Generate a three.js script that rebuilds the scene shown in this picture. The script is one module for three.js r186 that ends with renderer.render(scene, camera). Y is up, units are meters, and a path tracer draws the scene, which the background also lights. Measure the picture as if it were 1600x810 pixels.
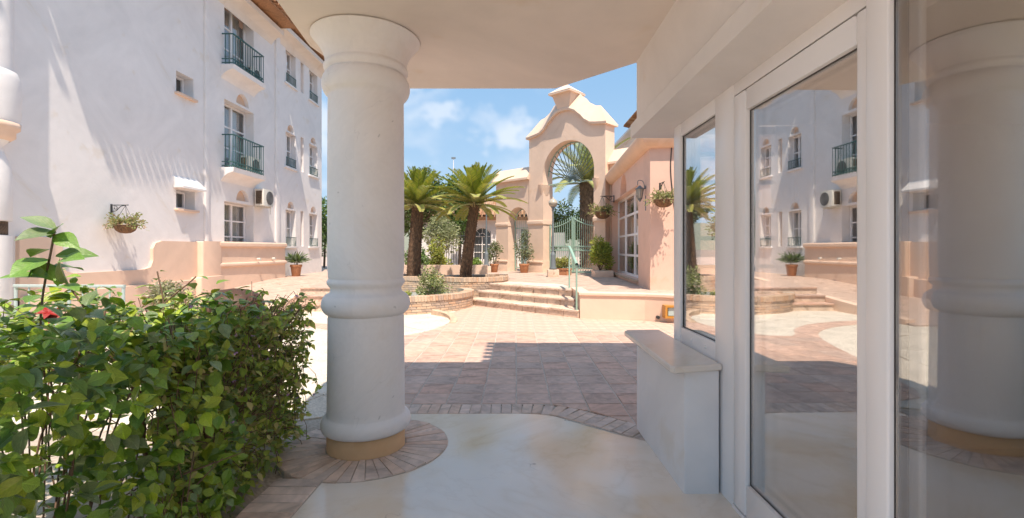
import * as THREE from 'three';
import { mergeGeometries, toCreasedNormals } from 'three/addons/utils/BufferGeometryUtils.js';
import { ImprovedNoise } from 'three/addons/math/ImprovedNoise.js';

// ---------------------------------------------------------------- camera, sky, sun, exposure
const scene = new THREE.Scene();
const F = 750, EYE = 1.5;
const camera = new THREE.PerspectiveCamera(2 * Math.atan(405 / F) * 180 / Math.PI, 1600 / 810, 0.05, 6000);
camera.position.set(0, EYE, 0);
camera.lookAt(0, EYE, -10);
camera.setViewOffset(1600, 810, -6, 15, 1600, 810);
camera.updateProjectionMatrix();

const renderer = new THREE.WebGLRenderer({ antialias: true });
renderer.toneMapping = THREE.LinearToneMapping;
renderer.toneMappingExposure = 3.15;
renderer.shadowMap.enabled = true;

const SUN = new THREE.Vector3(0.16, 1, 0.47).normalize();
const sun = new THREE.DirectionalLight(new THREE.Color().setRGB(1, 0.87, 0.73), 2.12);
sun.position.copy(SUN).multiplyScalar(60).add(new THREE.Vector3(-2, 0, -12));
sun.target.position.set(-2, 0, -12);
sun.castShadow = true;
sun.shadow.mapSize.set(4096, 4096);
Object.assign(sun.shadow.camera, { left: -30, right: 30, top: 30, bottom: -30, near: 1, far: 140 });
sun.shadow.radius = 1.2;
scene.add(sun, sun.target);

let seed = 7;
function rnd() { seed |= 0; seed = seed + 0x6D2B79F5 | 0; let t = Math.imul(seed ^ seed >>> 15, 1 | seed); t = t + Math.imul(t ^ t >>> 7, 61 | t) ^ t; return ((t ^ t >>> 14) >>> 0) / 4294967296; }
const rr = (a, b) => a + (b - a) * rnd();
const pick = a => a[Math.floor(rnd() * a.length)];
const clamp = (x, a, b) => Math.min(b, Math.max(a, x));
const sstep = (a, b, x) => { const t = clamp((x - a) / (b - a), 0, 1); return t * t * (3 - 2 * t); };
const lerp = (a, b, t) => a + (b - a) * t;
const PN = new ImprovedNoise();
const fbm = (x, y, z, o = 4) => { let s = 0, a = 0.5, f = 1; for (let i = 0; i < o; i++) { s += a * PN.noise(x * f, y * f, z * f); a *= 0.5; f *= 2.03; } return s; };

(function sky() {
  const W = 1536, H = 768, data = new Float32Array(W * H * 4);
  const clouds = [[-9.5, 15.6, 4.2, 1.5, 0.42], [-0.4, 13.6, 3.8, 2.6, 0.5], [-3.6, 15.0, 2.6, 1.8, 0.25], [-13, 17.6, 5, 1.3, 0.3], [4, 9.5, 8, 2.4, 0.3], [-22, 13, 4, 5, 0.5]];
  for (let j = 0; j < H; j++) {
    const el = ((j + 0.5) / H - 0.5) * Math.PI, y = Math.sin(el), c = Math.cos(el), eld = el * 180 / Math.PI;
    for (let i = 0; i < W; i++) {
      const ph = ((i + 0.5) / W - 0.5) * 2 * Math.PI, x = Math.cos(ph) * c, z = Math.sin(ph) * c;
      const h = Math.max(0, y), k = Math.pow(1 - h, 3.2);
      let r = lerp(0.068, 0.21, k), g = lerp(0.15, 0.272, k), b = lerp(0.265, 0.325, k);
      const sd = Math.max(0, x * SUN.x + y * SUN.y + z * SUN.z);
      const au = 0.5 * Math.pow(sd, 24) + 0.22 * Math.pow(sd, 5);
      r += au * 0.52; g += au * 0.48; b += au * 0.42;
      // clouds: soft fair-weather puffs all round, a few named ones low in the north
      let d = 0;
      if (y > 0.005) {
        const s = 1.3 / (h + 0.35);
        const n = fbm(x * s * 2.2 + 5, z * s * 2.2 - 3, 1.7, 5), m = fbm(x * s * 8, z * s * 8, y * 9, 4);
        d = sstep(0.12, 0.6, n + 0.3 * m) * 0.26;
        const az = Math.atan2(x, -z) * 180 / Math.PI, wx = m * 3.2, wy = fbm(x * 30, y * 30, z * 30, 4) * 2.4;
        for (const [ca, ce, ra, re, op] of clouds) {
          const q = Math.hypot((az - ca + wx + wy) / ra, (eld - ce + wy + wx * 0.5) / re);
          d = Math.max(d, op * sstep(1.15, 0.15, q));
        }
      }
      const cw = 0.37;
      r = lerp(r, cw, d); g = lerp(g, cw * 0.99, d); b = lerp(b, cw * 1.0, d);
      if (y < 0) { r = 0.3; g = 0.34; b = 0.38; }
      const o = (j * W + i) * 4; data[o] = r; data[o + 1] = g; data[o + 2] = b; data[o + 3] = 1;
    }
  }
  const t = new THREE.DataTexture(data, W, H, THREE.RGBAFormat, THREE.FloatType);
  t.mapping = THREE.EquirectangularReflectionMapping; t.magFilter = t.minFilter = THREE.LinearFilter; t.needsUpdate = true;
  scene.background = t; scene.environment = t;
})();

// ---------------------------------------------------------------- helpers
const names = {};
function numbered(n) { names[n] = (names[n] || 0) + 1; return names[n] === 1 ? n : n + '_' + String(names[n] - 1).padStart(3, '0'); }
function tag(o, label, category, group, kind = 'thing') { Object.assign(o.userData, { label, category }); if (group) o.userData.group = group; o.userData.kind = kind; return o; }
function thing(name, label, category, pos = [0, 0, 0], turn = 0, group) { const o = new THREE.Group(); o.name = numbered(name); scene.add(o); o.position.set(...pos); o.rotation.y = turn; return tag(o, label, category, group); }
function part(name, geo, mat, parent, stuff) { const m = new THREE.Mesh(Array.isArray(geo) ? G(geo) : geo, mat); m.name = name; m.castShadow = m.receiveShadow = true; parent.add(m); if (stuff) m.userData.kind = 'stuff'; return m; }
function struct(name, geo, mat) { const m = part(numbered(name), geo, mat, scene); m.userData.kind = 'structure'; return m; }
function single(name, geo, mat, label, cat, group) { const m = part(numbered(name), geo, mat, scene); return tag(m, label, cat, group); }
// every geometry: non-indexed, position normal uv; uv in metres from the dominant axis
function uvBox(g, keep) {
  if (g.index) g = g.toNonIndexed();
  const p = g.attributes.position, n = g.attributes.normal;
  const uv = new Float32Array(p.count * 2);
  for (let i = 0; i < p.count; i += 3) {
    let nx = 0, ny = 0, nz = 0;
    for (let k = 0; k < 3; k++) { nx += n.getX(i + k); ny += n.getY(i + k); nz += n.getZ(i + k); }
    nx = Math.abs(nx); ny = Math.abs(ny); nz = Math.abs(nz);
    for (let k = 0; k < 3; k++) {
      const x = p.getX(i + k), y = p.getY(i + k), z = p.getZ(i + k), o = (i + k) * 2;
      if (ny >= nx && ny >= nz) { uv[o] = x; uv[o + 1] = z; } else if (nx >= nz) { uv[o] = z; uv[o + 1] = y; } else { uv[o] = x; uv[o + 1] = y; }
    }
  }
  const r = new THREE.BufferGeometry();
  r.setAttribute('position', p); r.setAttribute('normal', n); r.setAttribute('uv', new THREE.BufferAttribute(uv, 2));
  if (keep && g.attributes.color) r.setAttribute('color', g.attributes.color);
  return r;
}
const G = list => list.length === 1 ? list[0] : mergeGeometries(list);
const bx = (x0, x1, y0, y1, z0, z1) => { const g = new THREE.BoxGeometry(Math.abs(x1 - x0), Math.abs(y1 - y0), Math.abs(z1 - z0)); g.translate((x0 + x1) / 2, (y0 + y1) / 2, (z0 + z1) / 2); return uvBox(g); };
function extr(shape, depth, bevel = 0, seg = 12) { const g = new THREE.ExtrudeGeometry(shape, { depth: depth - 2 * bevel, bevelEnabled: bevel > 0, bevelSize: bevel, bevelThickness: bevel, bevelOffset: -bevel, bevelSegments: 2, curveSegments: seg }); if (bevel) g.translate(0, 0, bevel); return g; }
// box with rounded long edges
function rbox(x0, x1, y0, y1, z0, z1, b = 0.006) {
  const w = Math.abs(x1 - x0), h = Math.abs(y1 - y0), d = Math.abs(z1 - z0); b = Math.min(b, w / 3, h / 3, d / 3);
  const s = new THREE.Shape([[-w / 2, -h / 2], [w / 2, -h / 2], [w / 2, h / 2], [-w / 2, h / 2]].map(q => new THREE.Vector2(...q)));
  const g = extr(s, d, b, 1); g.translate((x0 + x1) / 2, (y0 + y1) / 2, Math.min(z0, z1)); return uvBox(toCreasedNormals(g, 0.9));
}
// vertical prism over an xz polygon
function prism(poly, y0, y1, bevel = 0) { const g = extr(new THREE.Shape(poly.map(([x, z]) => new THREE.Vector2(x, -z))), y1 - y0, bevel); g.rotateX(-Math.PI / 2); g.translate(0, y0, 0); return uvBox(g); }
// slab over a CONVEX xz polygon with chamfered top edges
function slab(poly, y0, y1, ch = 0.005, nx = 0, nz = 0) {
  let a = 0; poly.forEach(([x, z], i) => { const [X, Z] = poly[(i + 1) % poly.length]; a += x * Z - X * z; });
  if (a > 0) poly = poly.slice().reverse();
  let cx = 0, cz = 0; poly.forEach(([x, z]) => { cx += x; cz += z; }); cx /= poly.length; cz /= poly.length;
  const inn = poly.map(([x, z]) => { const l = Math.hypot(x - cx, z - cz) || 1, k = Math.max(0, 1 - ch * 1.4 / l); return [cx + (x - cx) * k, cz + (z - cz) * k]; });
  const v = [], P3 = (q, y) => [q[0], y + (q[0] - cx) * nx + (q[1] - cz) * nz, q[1]], t = (...q) => q.forEach(w => v.push(...w));
  const n = poly.length;
  for (let i = 1; i < n - 1; i++) t(P3(inn[0], y1), P3(inn[i], y1), P3(inn[i + 1], y1));
  for (let i = 0; i < n; i++) {
    const j = (i + 1) % n, A = P3(poly[i], y1 - ch), B = P3(poly[j], y1 - ch), C = P3(inn[i], y1), D = P3(inn[j], y1), E = P3(poly[i], y0), H = P3(poly[j], y0);
    t(C, A, B, C, B, D, A, E, H, A, H, B);
  }
  const g = new THREE.BufferGeometry(); g.setAttribute('position', new THREE.Float32BufferAttribute(v, 3)); g.computeVertexNormals(); return uvBox(g);
}
function lathe(pts, seg = 48, uvs = true) { let g = new THREE.LatheGeometry(pts.map(p => new THREE.Vector2(...p)), seg); g = g.toNonIndexed(); if (uvs) { const u = g.attributes.uv, p = g.attributes.position; for (let i = 0; i < u.count; i++) u.setXY(i, u.getX(i) * 2 * Math.PI * 0.3, p.getY(i)); } return g; }
function tube(pts, r, seg = 24, rad = 6, curve = true) {
  const v = pts.map(p => new THREE.Vector3(...p)); let c;
  if (curve && v.length > 2) c = new THREE.CatmullRomCurve3(v); else { c = new THREE.CurvePath(); for (let i = 0; i < v.length - 1; i++) c.add(new THREE.LineCurve3(v[i], v[i + 1])); }
  return new THREE.TubeGeometry(c, curve && v.length > 2 ? seg : Math.max(1, v.length - 1), r, rad).toNonIndexed();
}
function bar(a, b, r, rad = 6, r2) { const A = new THREE.Vector3(...a), B = new THREE.Vector3(...b), d = B.clone().sub(A); const g = new THREE.CylinderGeometry(r2 ?? r, r, d.length(), rad).toNonIndexed(); g.applyQuaternion(new THREE.Quaternion().setFromUnitVectors(new THREE.Vector3(0, 1, 0), d.clone().normalize())); g.translate(...A.add(B).multiplyScalar(0.5).toArray()); return g; }
const mv = (g, x, y, z, ry = 0) => { g = g.clone(); if (ry) g.rotateY(ry); g.translate(x, y, z); return g; };
// wall in the plane x = const facing +x: rects are [z0, z1, y0, y1]
function wallX(xFace, th, z0, z1, y0, y1, holes, outline) {
  const s = outline ? new THREE.Shape(outline.map(([z, y]) => new THREE.Vector2(-z, y))) : new THREE.Shape([[-z0, y0], [-z1, y0], [-z1, y1], [-z0, y1]].map(q => new THREE.Vector2(...q)));
  for (const h of holes) s.holes.push(h.isPath ? h : new THREE.Path([[-h[0], h[2]], [-h[1], h[2]], [-h[1], h[3]], [-h[0], h[3]]].map(q => new THREE.Vector2(...q))));
  const g = extr(s, th); g.rotateY(Math.PI / 2); g.translate(xFace - th, 0, 0); return uvBox(g);
}
// polygon helpers in xz
function sd(poly, x, z) { let d = 1e9, inside = false; for (let i = 0, j = poly.length - 1; i < poly.length; j = i++) { const [ax, az] = poly[i], [bX, bz] = poly[j]; const ex = bX - ax, ez = bz - az, wx = x - ax, wz = z - az, t = clamp((wx * ex + wz * ez) / (ex * ex + ez * ez), 0, 1); d = Math.min(d, Math.hypot(wx - ex * t, wz - ez * t)); if ((az > z) !== (bz > z) && x < (bX - ax) * (z - az) / (bz - az) + ax) inside = !inside; } return inside ? d : -d; }
function clipBy(poly, f) {
  const out = [], n = poly.length;
  for (let i = 0; i < n; i++) {
    const a = poly[i], b = poly[(i + 1) % n], fa = f(...a), fb = f(...b);
    if (fa >= 0) out.push(a);
    if ((fa >= 0) !== (fb >= 0)) { let lo = 0, hi = 1; for (let k = 0; k < 14; k++) { const m = (lo + hi) / 2; (f(lerp(a[0], b[0], m), lerp(a[1], b[1], m)) >= 0) === (fa >= 0) ? lo = m : hi = m; } out.push([lerp(a[0], b[0], lo), lerp(a[1], b[1], lo)]); }
  }
  return out;
}
const area = p => { let a = 0; p.forEach(([x, z], i) => { const [X, Z] = p[(i + 1) % p.length]; a += x * Z - X * z; }); return Math.abs(a) / 2; };
function smooth(pts, n = 8) { return new THREE.CatmullRomCurve3(pts.map(([x, z]) => new THREE.Vector3(x, 0, z)), false, 'centripetal').getPoints(n * (pts.length - 1)).map(v => [v.x, v.z]); }

// ---------------------------------------------------------------- textures and materials
function tex(n, fn, srgb = true, rep = 1) {
  const d = new Uint8Array(n * n * 4);
  for (let j = 0; j < n; j++) for (let i = 0; i < n; i++) { const c = fn(i / n, j / n), o = (j * n + i) * 4; for (let k = 0; k < 3; k++) d[o + k] = clamp(Math.round((Array.isArray(c) ? c[k] : c) * 255), 0, 255); d[o + 3] = 255; }
  const t = new THREE.DataTexture(d, n, n); t.wrapS = t.wrapT = THREE.RepeatWrapping; t.magFilter = THREE.LinearFilter; t.minFilter = THREE.LinearMipmapLinearFilter; t.generateMipmaps = true; t.repeat.set(rep, rep);
  if (srgb) t.colorSpace = THREE.SRGBColorSpace; t.needsUpdate = true; return t;
}
// tileable noise: walk a torus
function tn(u, v, f, s, o = 4) { const a = u * 2 * Math.PI, b = v * 2 * Math.PI, R = f / (2 * Math.PI); let r = 0, am = 0.5, R2 = R; for (let i = 0; i < o; i++) { r += am * PN.noise(Math.cos(a) * R2 + s + 50, Math.sin(a) * R2 + Math.cos(b) * R2 * 1.01 + 20 + s, Math.sin(b) * R2 + 80 - s); am *= 0.5; R2 *= 2.1; } return r; }
function off(t, x, y, rot = 0) { const c = t.clone(); c.offset.set(x, y); c.rotation = rot; c.needsUpdate = true; return c; }
const T = {};
T.plasterBump = tex(512, (u, v) => 0.5 + 0.5 * tn(u, v, 9, 3, 5) + 0.16 * tn(u, v, 40, 9, 2), false, 0.5);
T.plaster = tex(512, (u, v) => { const a = tn(u, v, 4, 11, 5), b = tn(u, v, 14, 31, 4), st = sstep(0.22, 0.42, tn(u, v, 7, 55, 4)); const k = 0.97 + 0.05 * a + 0.03 * b; return [k - 0.02 * st, k - 0.035 * st, k - 0.06 * st]; }, true, 0.31);
T.fine = tex(256, (u, v) => 0.5 + 0.6 * tn(u, v, 26, 17, 4), false, 1.6);
T.clay = tex(512, (u, v) => { const a = tn(u, v, 5, 2, 5), b = tn(u, v, 22, 7, 3), s = sstep(0.1, 0.34, tn(u, v, 8, 40, 5)) * 0.42, p = sstep(0.16, 0.4, tn(u, v, 9, 70, 4)); const k = 0.93 + 0.18 * a + 0.13 * b; return [k * lerp(1, 0.76, s), k * lerp(1, 0.78, s), k * lerp(1, 0.78, s)]; }, true, 0.8);
T.clayBump = tex(256, (u, v) => 0.5 + 0.45 * tn(u, v, 8, 5, 5), false, 1.1);
T.stone = tex(512, (u, v) => { const k = 0.94 + 0.2 * tn(u, v, 6, 12, 5) + 0.14 * tn(u, v, 30, 19, 3), d = sstep(0.2, 0.36, tn(u, v, 12, 66, 4)); return [k - 0.14 * d, k - 0.17 * d, k - 0.2 * d]; }, true, 0.7);
T.agg = tex(512, (u, v) => { const k = 0.94 + 0.26 * tn(u, v, 70, 23, 2) + 0.12 * tn(u, v, 5, 14, 5); return [k, k * 0.995, k * 0.98]; }, true, 0.6);
T.marble = tex(1024, (u, v) => {
  const w = tn(u, v, 4, 5, 5), q = tn(u, v, 3, 33, 6);
  const vein = Math.pow(1 - Math.min(1, Math.abs(tn(u, v, 5, 21, 5) + 0.2 * w) * 7), 3), v2 = Math.pow(1 - Math.min(1, Math.abs(tn(u, v, 9, 61, 5)) * 12), 4);
  const warm = sstep(-0.05, 0.3, q), k = 0.97 + 0.05 * w;
  const crack = Math.pow(1 - Math.min(1, Math.abs(tn(u, v, 7, 91, 4) + 0.1) * 60), 2) * sstep(0.12, 0.25, tn(u, v, 6, 77, 2));
  return [k - 0.02 * warm - 0.025 * vein - 0.02 * v2 - 0.3 * crack, k * 0.975 - 0.06 * warm - 0.035 * vein - 0.025 * v2 - 0.32 * crack, k * 0.945 - 0.12 * warm - 0.05 * vein - 0.03 * v2 - 0.32 * crack];
}, true, 0.3);
T.marbleR = tex(256, (u, v) => 0.62 + 0.5 * tn(u, v, 5, 44, 5), false, 0.55);
T.bark = tex(256, (u, v) => 0.75 + 0.5 * tn(u, v, 16, 4, 4), true, 1.5);
const C = (r, g, b) => new THREE.Color().setRGB(r, g, b);
const mat = (c, roughness = 0.8, o = {}) => new THREE.MeshStandardMaterial({ color: C(...c), roughness, ...o });
const M = {};
const plaster = (c, b = 0.005, o = {}) => mat(c, 0.88, { map: T.plaster, bumpMap: T.plasterBump, bumpScale: b, ...o });
M.white = plaster([0.86, 0.825, 0.81]);
M.whiteSmooth = plaster([0.85, 0.79, 0.75], 0.002);
M.ceiling = plaster([0.83, 0.73, 0.65], 0.002);
T.column = tex(1024, (u, v) => { const k = 0.985 + 0.035 * tn(u, v, 6, 11, 5) + 0.02 * tn(u * 1, v, 60, 5, 2), sp = sstep(0.4, 0.47, tn(u, v, 34, 90, 2)), sm = sstep(0.2, 0.4, tn(u, v, 9, 71, 4)), cr = Math.pow(1 - Math.min(1, Math.abs(tn(u, v, 5, 28, 5)) * 70), 2) * sstep(0.1, 0.22, tn(u, v, 5, 62, 2)); const q = k - 0.12 * sp - 0.05 * cr; return [q - 0.006 * sm, q - 0.012 * sm, q - 0.02 * sm]; }, true, 0.5);
T.brush = tex(512, (u, v) => 0.5 + 0.5 * tn(u, v, 7, 3, 4) + 0.22 * tn(u, v, 46, 9, 3), false, 0.6);
M.column = mat([0.87, 0.82, 0.785], 0.8, { map: T.column, bumpMap: T.brush, bumpScale: 0.004 });
M.peach = plaster([0.82, 0.6, 0.46], 0.005);
M.peachDeep = plaster([0.8, 0.55, 0.39], 0.006);
M.gate = plaster([0.8, 0.6, 0.46], 0.006);
M.pink = plaster([0.8, 0.53, 0.41], 0.006);
M.plinth = plaster([0.8, 0.5, 0.27], 0.006);
M.pvc = mat([0.87, 0.83, 0.815], 0.32);
M.gasket = mat([0.07, 0.06, 0.055], 0.6);
M.steel = mat([0.6, 0.6, 0.6], 0.3, { metalness: 1 });
M.counterTop = mat([0.8, 0.77, 0.74], 0.22, { map: off(T.marble, 0.3, 0.1) });
M.iron = mat([0.03, 0.032, 0.035], 0.55);
M.greenIron = mat([0.05, 0.12, 0.11], 0.5);
M.paleGreen = mat([0.3, 0.45, 0.36], 0.5);
M.galv = mat([0.42, 0.5, 0.48], 0.45);
M.greyPost = mat([0.16, 0.19, 0.21], 0.5);
M.glass = new THREE.MeshPhysicalMaterial({ color: C(1, 1, 1), roughness: 0.02, metalness: 0, transmission: 1, thickness: 0, ior: 1.6 });
const coated = o => new THREE.MeshPhysicalMaterial({ color: C(0.93, 0.93, 0.92), roughness: 0.012, metalness: 1, transparent: true, opacity: o });
M.coatWindow = [coated(0.46), coated(0.34)]; M.coatDoor = [coated(0.48), coated(0.34)]; M.coatPanel = [coated(0.24), coated(0.21)];
M.darkGlass = new THREE.MeshPhysicalMaterial({ color: C(0.1, 0.11, 0.12), roughness: 0.06, ior: 1.9 });
M.curtain = mat([0.5, 0.49, 0.47], 0.9);
M.marble = new THREE.MeshPhysicalMaterial({ color: C(0.91, 0.84, 0.77), map: T.marble, roughness: 0.26, roughnessMap: T.marbleR, ior: 1.75, bumpMap: T.fine, bumpScale: 0.0004 });
M.mortar = mat([0.52, 0.44, 0.37], 0.95, { map: T.agg });
M.mortarDark = mat([0.3, 0.24, 0.2], 0.95, { map: T.agg });
M.agg = mat([0.72, 0.645, 0.55], 0.85, { map: T.agg, bumpMap: T.fine, bumpScale: 0.002 });
M.soil = mat([0.07, 0.045, 0.03], 1, { map: T.clay, bumpMap: T.clayBump, bumpScale: 0.03 });
M.stone = [[0.72, 0.54, 0.41], [0.75, 0.58, 0.45], [0.69, 0.53, 0.42]].map((c, i) => mat(c, 0.85, { map: off(T.stone, i * 0.3, i * 0.17), bumpMap: T.clayBump, bumpScale: 0.012 }));
M.tiles = [[0.68, 0.45, 0.34], [0.71, 0.48, 0.37], [0.65, 0.43, 0.33], [0.7, 0.49, 0.39], [0.65, 0.44, 0.34], [0.69, 0.43, 0.32], [0.62, 0.44, 0.35]].map((c, i) => mat(c, 0.62, { map: off(T.clay, i * 0.37, i * 0.21, i), bumpMap: off(T.clayBump, i * 0.2, 0), bumpScale: 0.006 }));
M.bricks = [[0.68, 0.47, 0.32], [0.7, 0.51, 0.36], [0.62, 0.44, 0.31], [0.66, 0.42, 0.27], [0.58, 0.43, 0.33]].map((c, i) => mat(c, 0.85, { map: off(T.clay, i * 0.27, i * 0.4, i * 2), bumpMap: T.clayBump, bumpScale: 0.008 }));
M.pavers = [[0.78, 0.59, 0.47], [0.8, 0.62, 0.51], [0.74, 0.57, 0.47], [0.78, 0.56, 0.43], [0.7, 0.55, 0.46]].map((c, i) => mat(c, 0.8, { map: off(T.clay, i * 0.27, i * 0.4, i * 2), bumpMap: T.clayBump, bumpScale: 0.004 }));
M.roofTiles = [[0.42, 0.2, 0.1], [0.46, 0.24, 0.12], [0.36, 0.18, 0.09], [0.5, 0.3, 0.18]].map((c, i) => mat(c, 0.85, { map: off(T.clay, i * 0.3, 0.1) }));
M.terracotta = mat([0.52, 0.24, 0.12], 0.8, { map: T.clay });
M.terrace = mat([0.6, 0.44, 0.35], 0.8, { map: off(T.stone, 0.1, 0.6), bumpMap: T.clayBump, bumpScale: 0.006 });
M.wood = mat([0.2, 0.13, 0.08], 0.8, { map: T.bark });
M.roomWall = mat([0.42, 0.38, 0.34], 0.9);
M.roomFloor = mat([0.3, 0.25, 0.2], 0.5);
M.bark = mat([0.21, 0.125, 0.075], 0.95, { map: T.bark });
M.barkPale = mat([0.28, 0.2, 0.14], 0.95, { map: T.bark });
M.twig = mat([0.2, 0.12, 0.08], 0.9);
const leafMat = (c = [1, 1, 1], tr = 0.35, o = {}) => new THREE.MeshPhysicalMaterial({ color: C(...c), roughness: 0.9, transmission: tr, thickness: 0, vertexColors: true, side: THREE.DoubleSide, ...o });
M.leaf = leafMat();
M.leafGloss = new THREE.MeshPhysicalMaterial({ color: C(1, 1, 1), roughness: 0.42, vertexColors: true, side: THREE.DoubleSide });
M.acWhite = mat([0.68, 0.66, 0.6], 0.5);
M.acDark = mat([0.12, 0.12, 0.12], 0.6);
M.hill = mat([0.25, 0.26, 0.2], 1, { map: T.stone });
M.orange = mat([0.5, 0.23, 0.04], 0.4);
M.lampGlass = mat([0.45, 0.4, 0.32], 0.25);
// ---------------------------------------------------------------- ground
const fl = z => Math.max(0, (z + 4.37) * 0.02);
const CX = -1.13, CZ = -3.63, RING = 0.61, TER = 0.53;
struct('ground', bx(-3000, 3000, -0.6, -0.16, -3000, 400), M.mortarDark);
(function hills() {
  const v = [], n = 90;
  const prof = i => 80 + 70 * (0.5 + fbm(i * 0.09, 2.5, 0.3, 4)) * (0.4 + 0.6 * Math.sin(Math.PI * i / n));
  const P = []; for (let i = 0; i <= n; i++) { const x = -1900 + 3800 * i / n; P.push([[x, -0.3, -1500 + 60 * Math.sin(i)], [x + 20 * Math.sin(i * 3), prof(i) * 0.55, -1750], [x, prof(i), -1950 + 40 * Math.sin(i * 2)]]); }
  for (let i = 0; i < n; i++) for (let k = 0; k < 2; k++) v.push(...P[i][k], ...P[i + 1][k], ...P[i + 1][k + 1], ...P[i][k], ...P[i + 1][k + 1], ...P[i][k + 1]);
  const g = new THREE.BufferGeometry(); g.setAttribute('position', new THREE.Float32BufferAttribute(v, 3)); g.computeVertexNormals();
  struct('hills', uvBox(g), M.hill);
})();
// marble floor of the porch
const marbleEdge = smooth([[-1.13, -4.37], [-0.4, -4.375], [0.15, -4.37], [0.33, -4.31], [0.46, -4.19], [0.67, -3.99], [0.88, -3.81], [1.02, -3.71]], 4);
{
  const g = prism([[-1.225, 4.2], [-1.225, -3.5], ...marbleEdge, [1.34, -3.6], [1.34, 4.2]], -0.12, 0), p = g.attributes.position;
  for (let i = 0; i < p.count; i++) p.setY(i, p.getY(i) + fl(p.getZ(i)));
  g.computeVertexNormals(); struct('marble_floor', g, M.marble);
}
// brick border along the far edge of the marble
(function border() {
  const o = struct('brick_border', prism([...marbleEdge.map(([x, z]) => [x, z - 0.005]), [1.06, -3.98], [0.72, -4.35], [0.36, -4.61], [-1.13, -4.64]], -0.12, -0.006), M.mortar);
  const c = new THREE.CatmullRomCurve3([[-1.2, -4.51], [-0.4, -4.515], [0.18, -4.51], [0.41, -4.45], [0.58, -4.33], [0.79, -4.155], [0.99, -3.97], [1.1, -3.88]].map(([x, z]) => new THREE.Vector3(x, 0, z)));
  const L = c.getLength(), n = Math.round(L / 0.098);
  for (let i = 0; i < n; i++) {
    const p = c.getPointAt((i + 0.5) / n), t = c.getTangentAt((i + 0.5) / n), nx = -t.z, nz = t.x, w = L / n / 2 - rr(0.002, 0.004), h = 0.134 + rr(-0.004, 0.004), a = rr(-0.03, 0.03);
    const q = (s, k) => [p.x + t.x * s * w + nx * k * h + a * k * t.x * h, p.z + t.z * s * w + nz * k * h + a * k * t.z * h];
    part('brick', slab([q(-1, -1), q(1, -1), q(1, 1), q(-1, 1)], -0.06, rr(-0.001, 0.004), 0.006, rr(-0.02, 0.02), rr(-0.01, 0.01)), pick(M.pavers), o);
  }
})();
// brick ring round the column and the brick band beside the bed
(function ring() {
  const disc = []; for (let i = 0; i < 64; i++) disc.push([CX + RING * Math.cos(i / 32 * Math.PI), CZ + RING * Math.sin(i / 32 * Math.PI)]);
  const o = struct('brick_ring', (() => { const g = prism(disc, -0.12, 0.004), p = g.attributes.position; for (let i = 0; i < p.count; i++) p.setY(i, p.getY(i) + fl(p.getZ(i))); return g; })(), M.mortar), n = 44;
  for (let i = 0; i < n; i++) {
    const a = (i + 0.5) / n * 2 * Math.PI, d = Math.PI / n - 0.003, r0 = 0.29, r1 = RING + rr(-0.006, 0.004), e = 0.0015 / r0;
    const q = (r, s) => [CX + r * Math.cos(a + s * (d - (r < 0.4 ? e : 0))), CZ + r * Math.sin(a + s * (d - (r < 0.4 ? e : 0)))];
    part('brick', slab([q(r0, -1), q(r1, -1), q(r1, 1), q(r0, 1)], -0.05, rr(0.009, 0.013) + fl(CZ + 0.45 * Math.sin(a)), 0.005, rr(-0.012, 0.012), rr(-0.012, 0.012) + 0.02), pick(M.pavers), o);
  }
  const b = struct('brick_band', (() => { const g = bx(-1.525, -1.226, -0.14, 0.003, -3.08, 4.2), p = g.attributes.position; for (let i = 0; i < p.count; i++) p.setY(i, p.getY(i) + fl(p.getZ(i))); return g; })(), M.mortar);
  for (let z = -3.06; z < 1.4; z += 0.101) part('brick', slab([[-1.53 + rr(-0.006, 0.006), z], [-1.229, z], [-1.229, z + 0.097], [-1.53 + rr(-0.006, 0.006), z + 0.097]], -0.05, rr(0.007, 0.011) + fl(z + 0.05), 0.005, rr(-0.008, 0.008), rr(-0.012, 0.012) + 0.02), pick(M.pavers), b);
})();
// sunlit court behind the viewer
struct('rear_paving', bx(-9, 1.2, -0.15, -0.01, 4.21, 16), M.agg);
// planting bed
struct('soil_bed', prism([[-1.53, 4.2], [-1.53, -3.1], [-1.66, -3.42], [-1.8, -3.75], [-2.2, -4.0], [-4.6, -4.0], [-4.6, 4.2]], -0.15, -0.07), M.soil);
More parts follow.
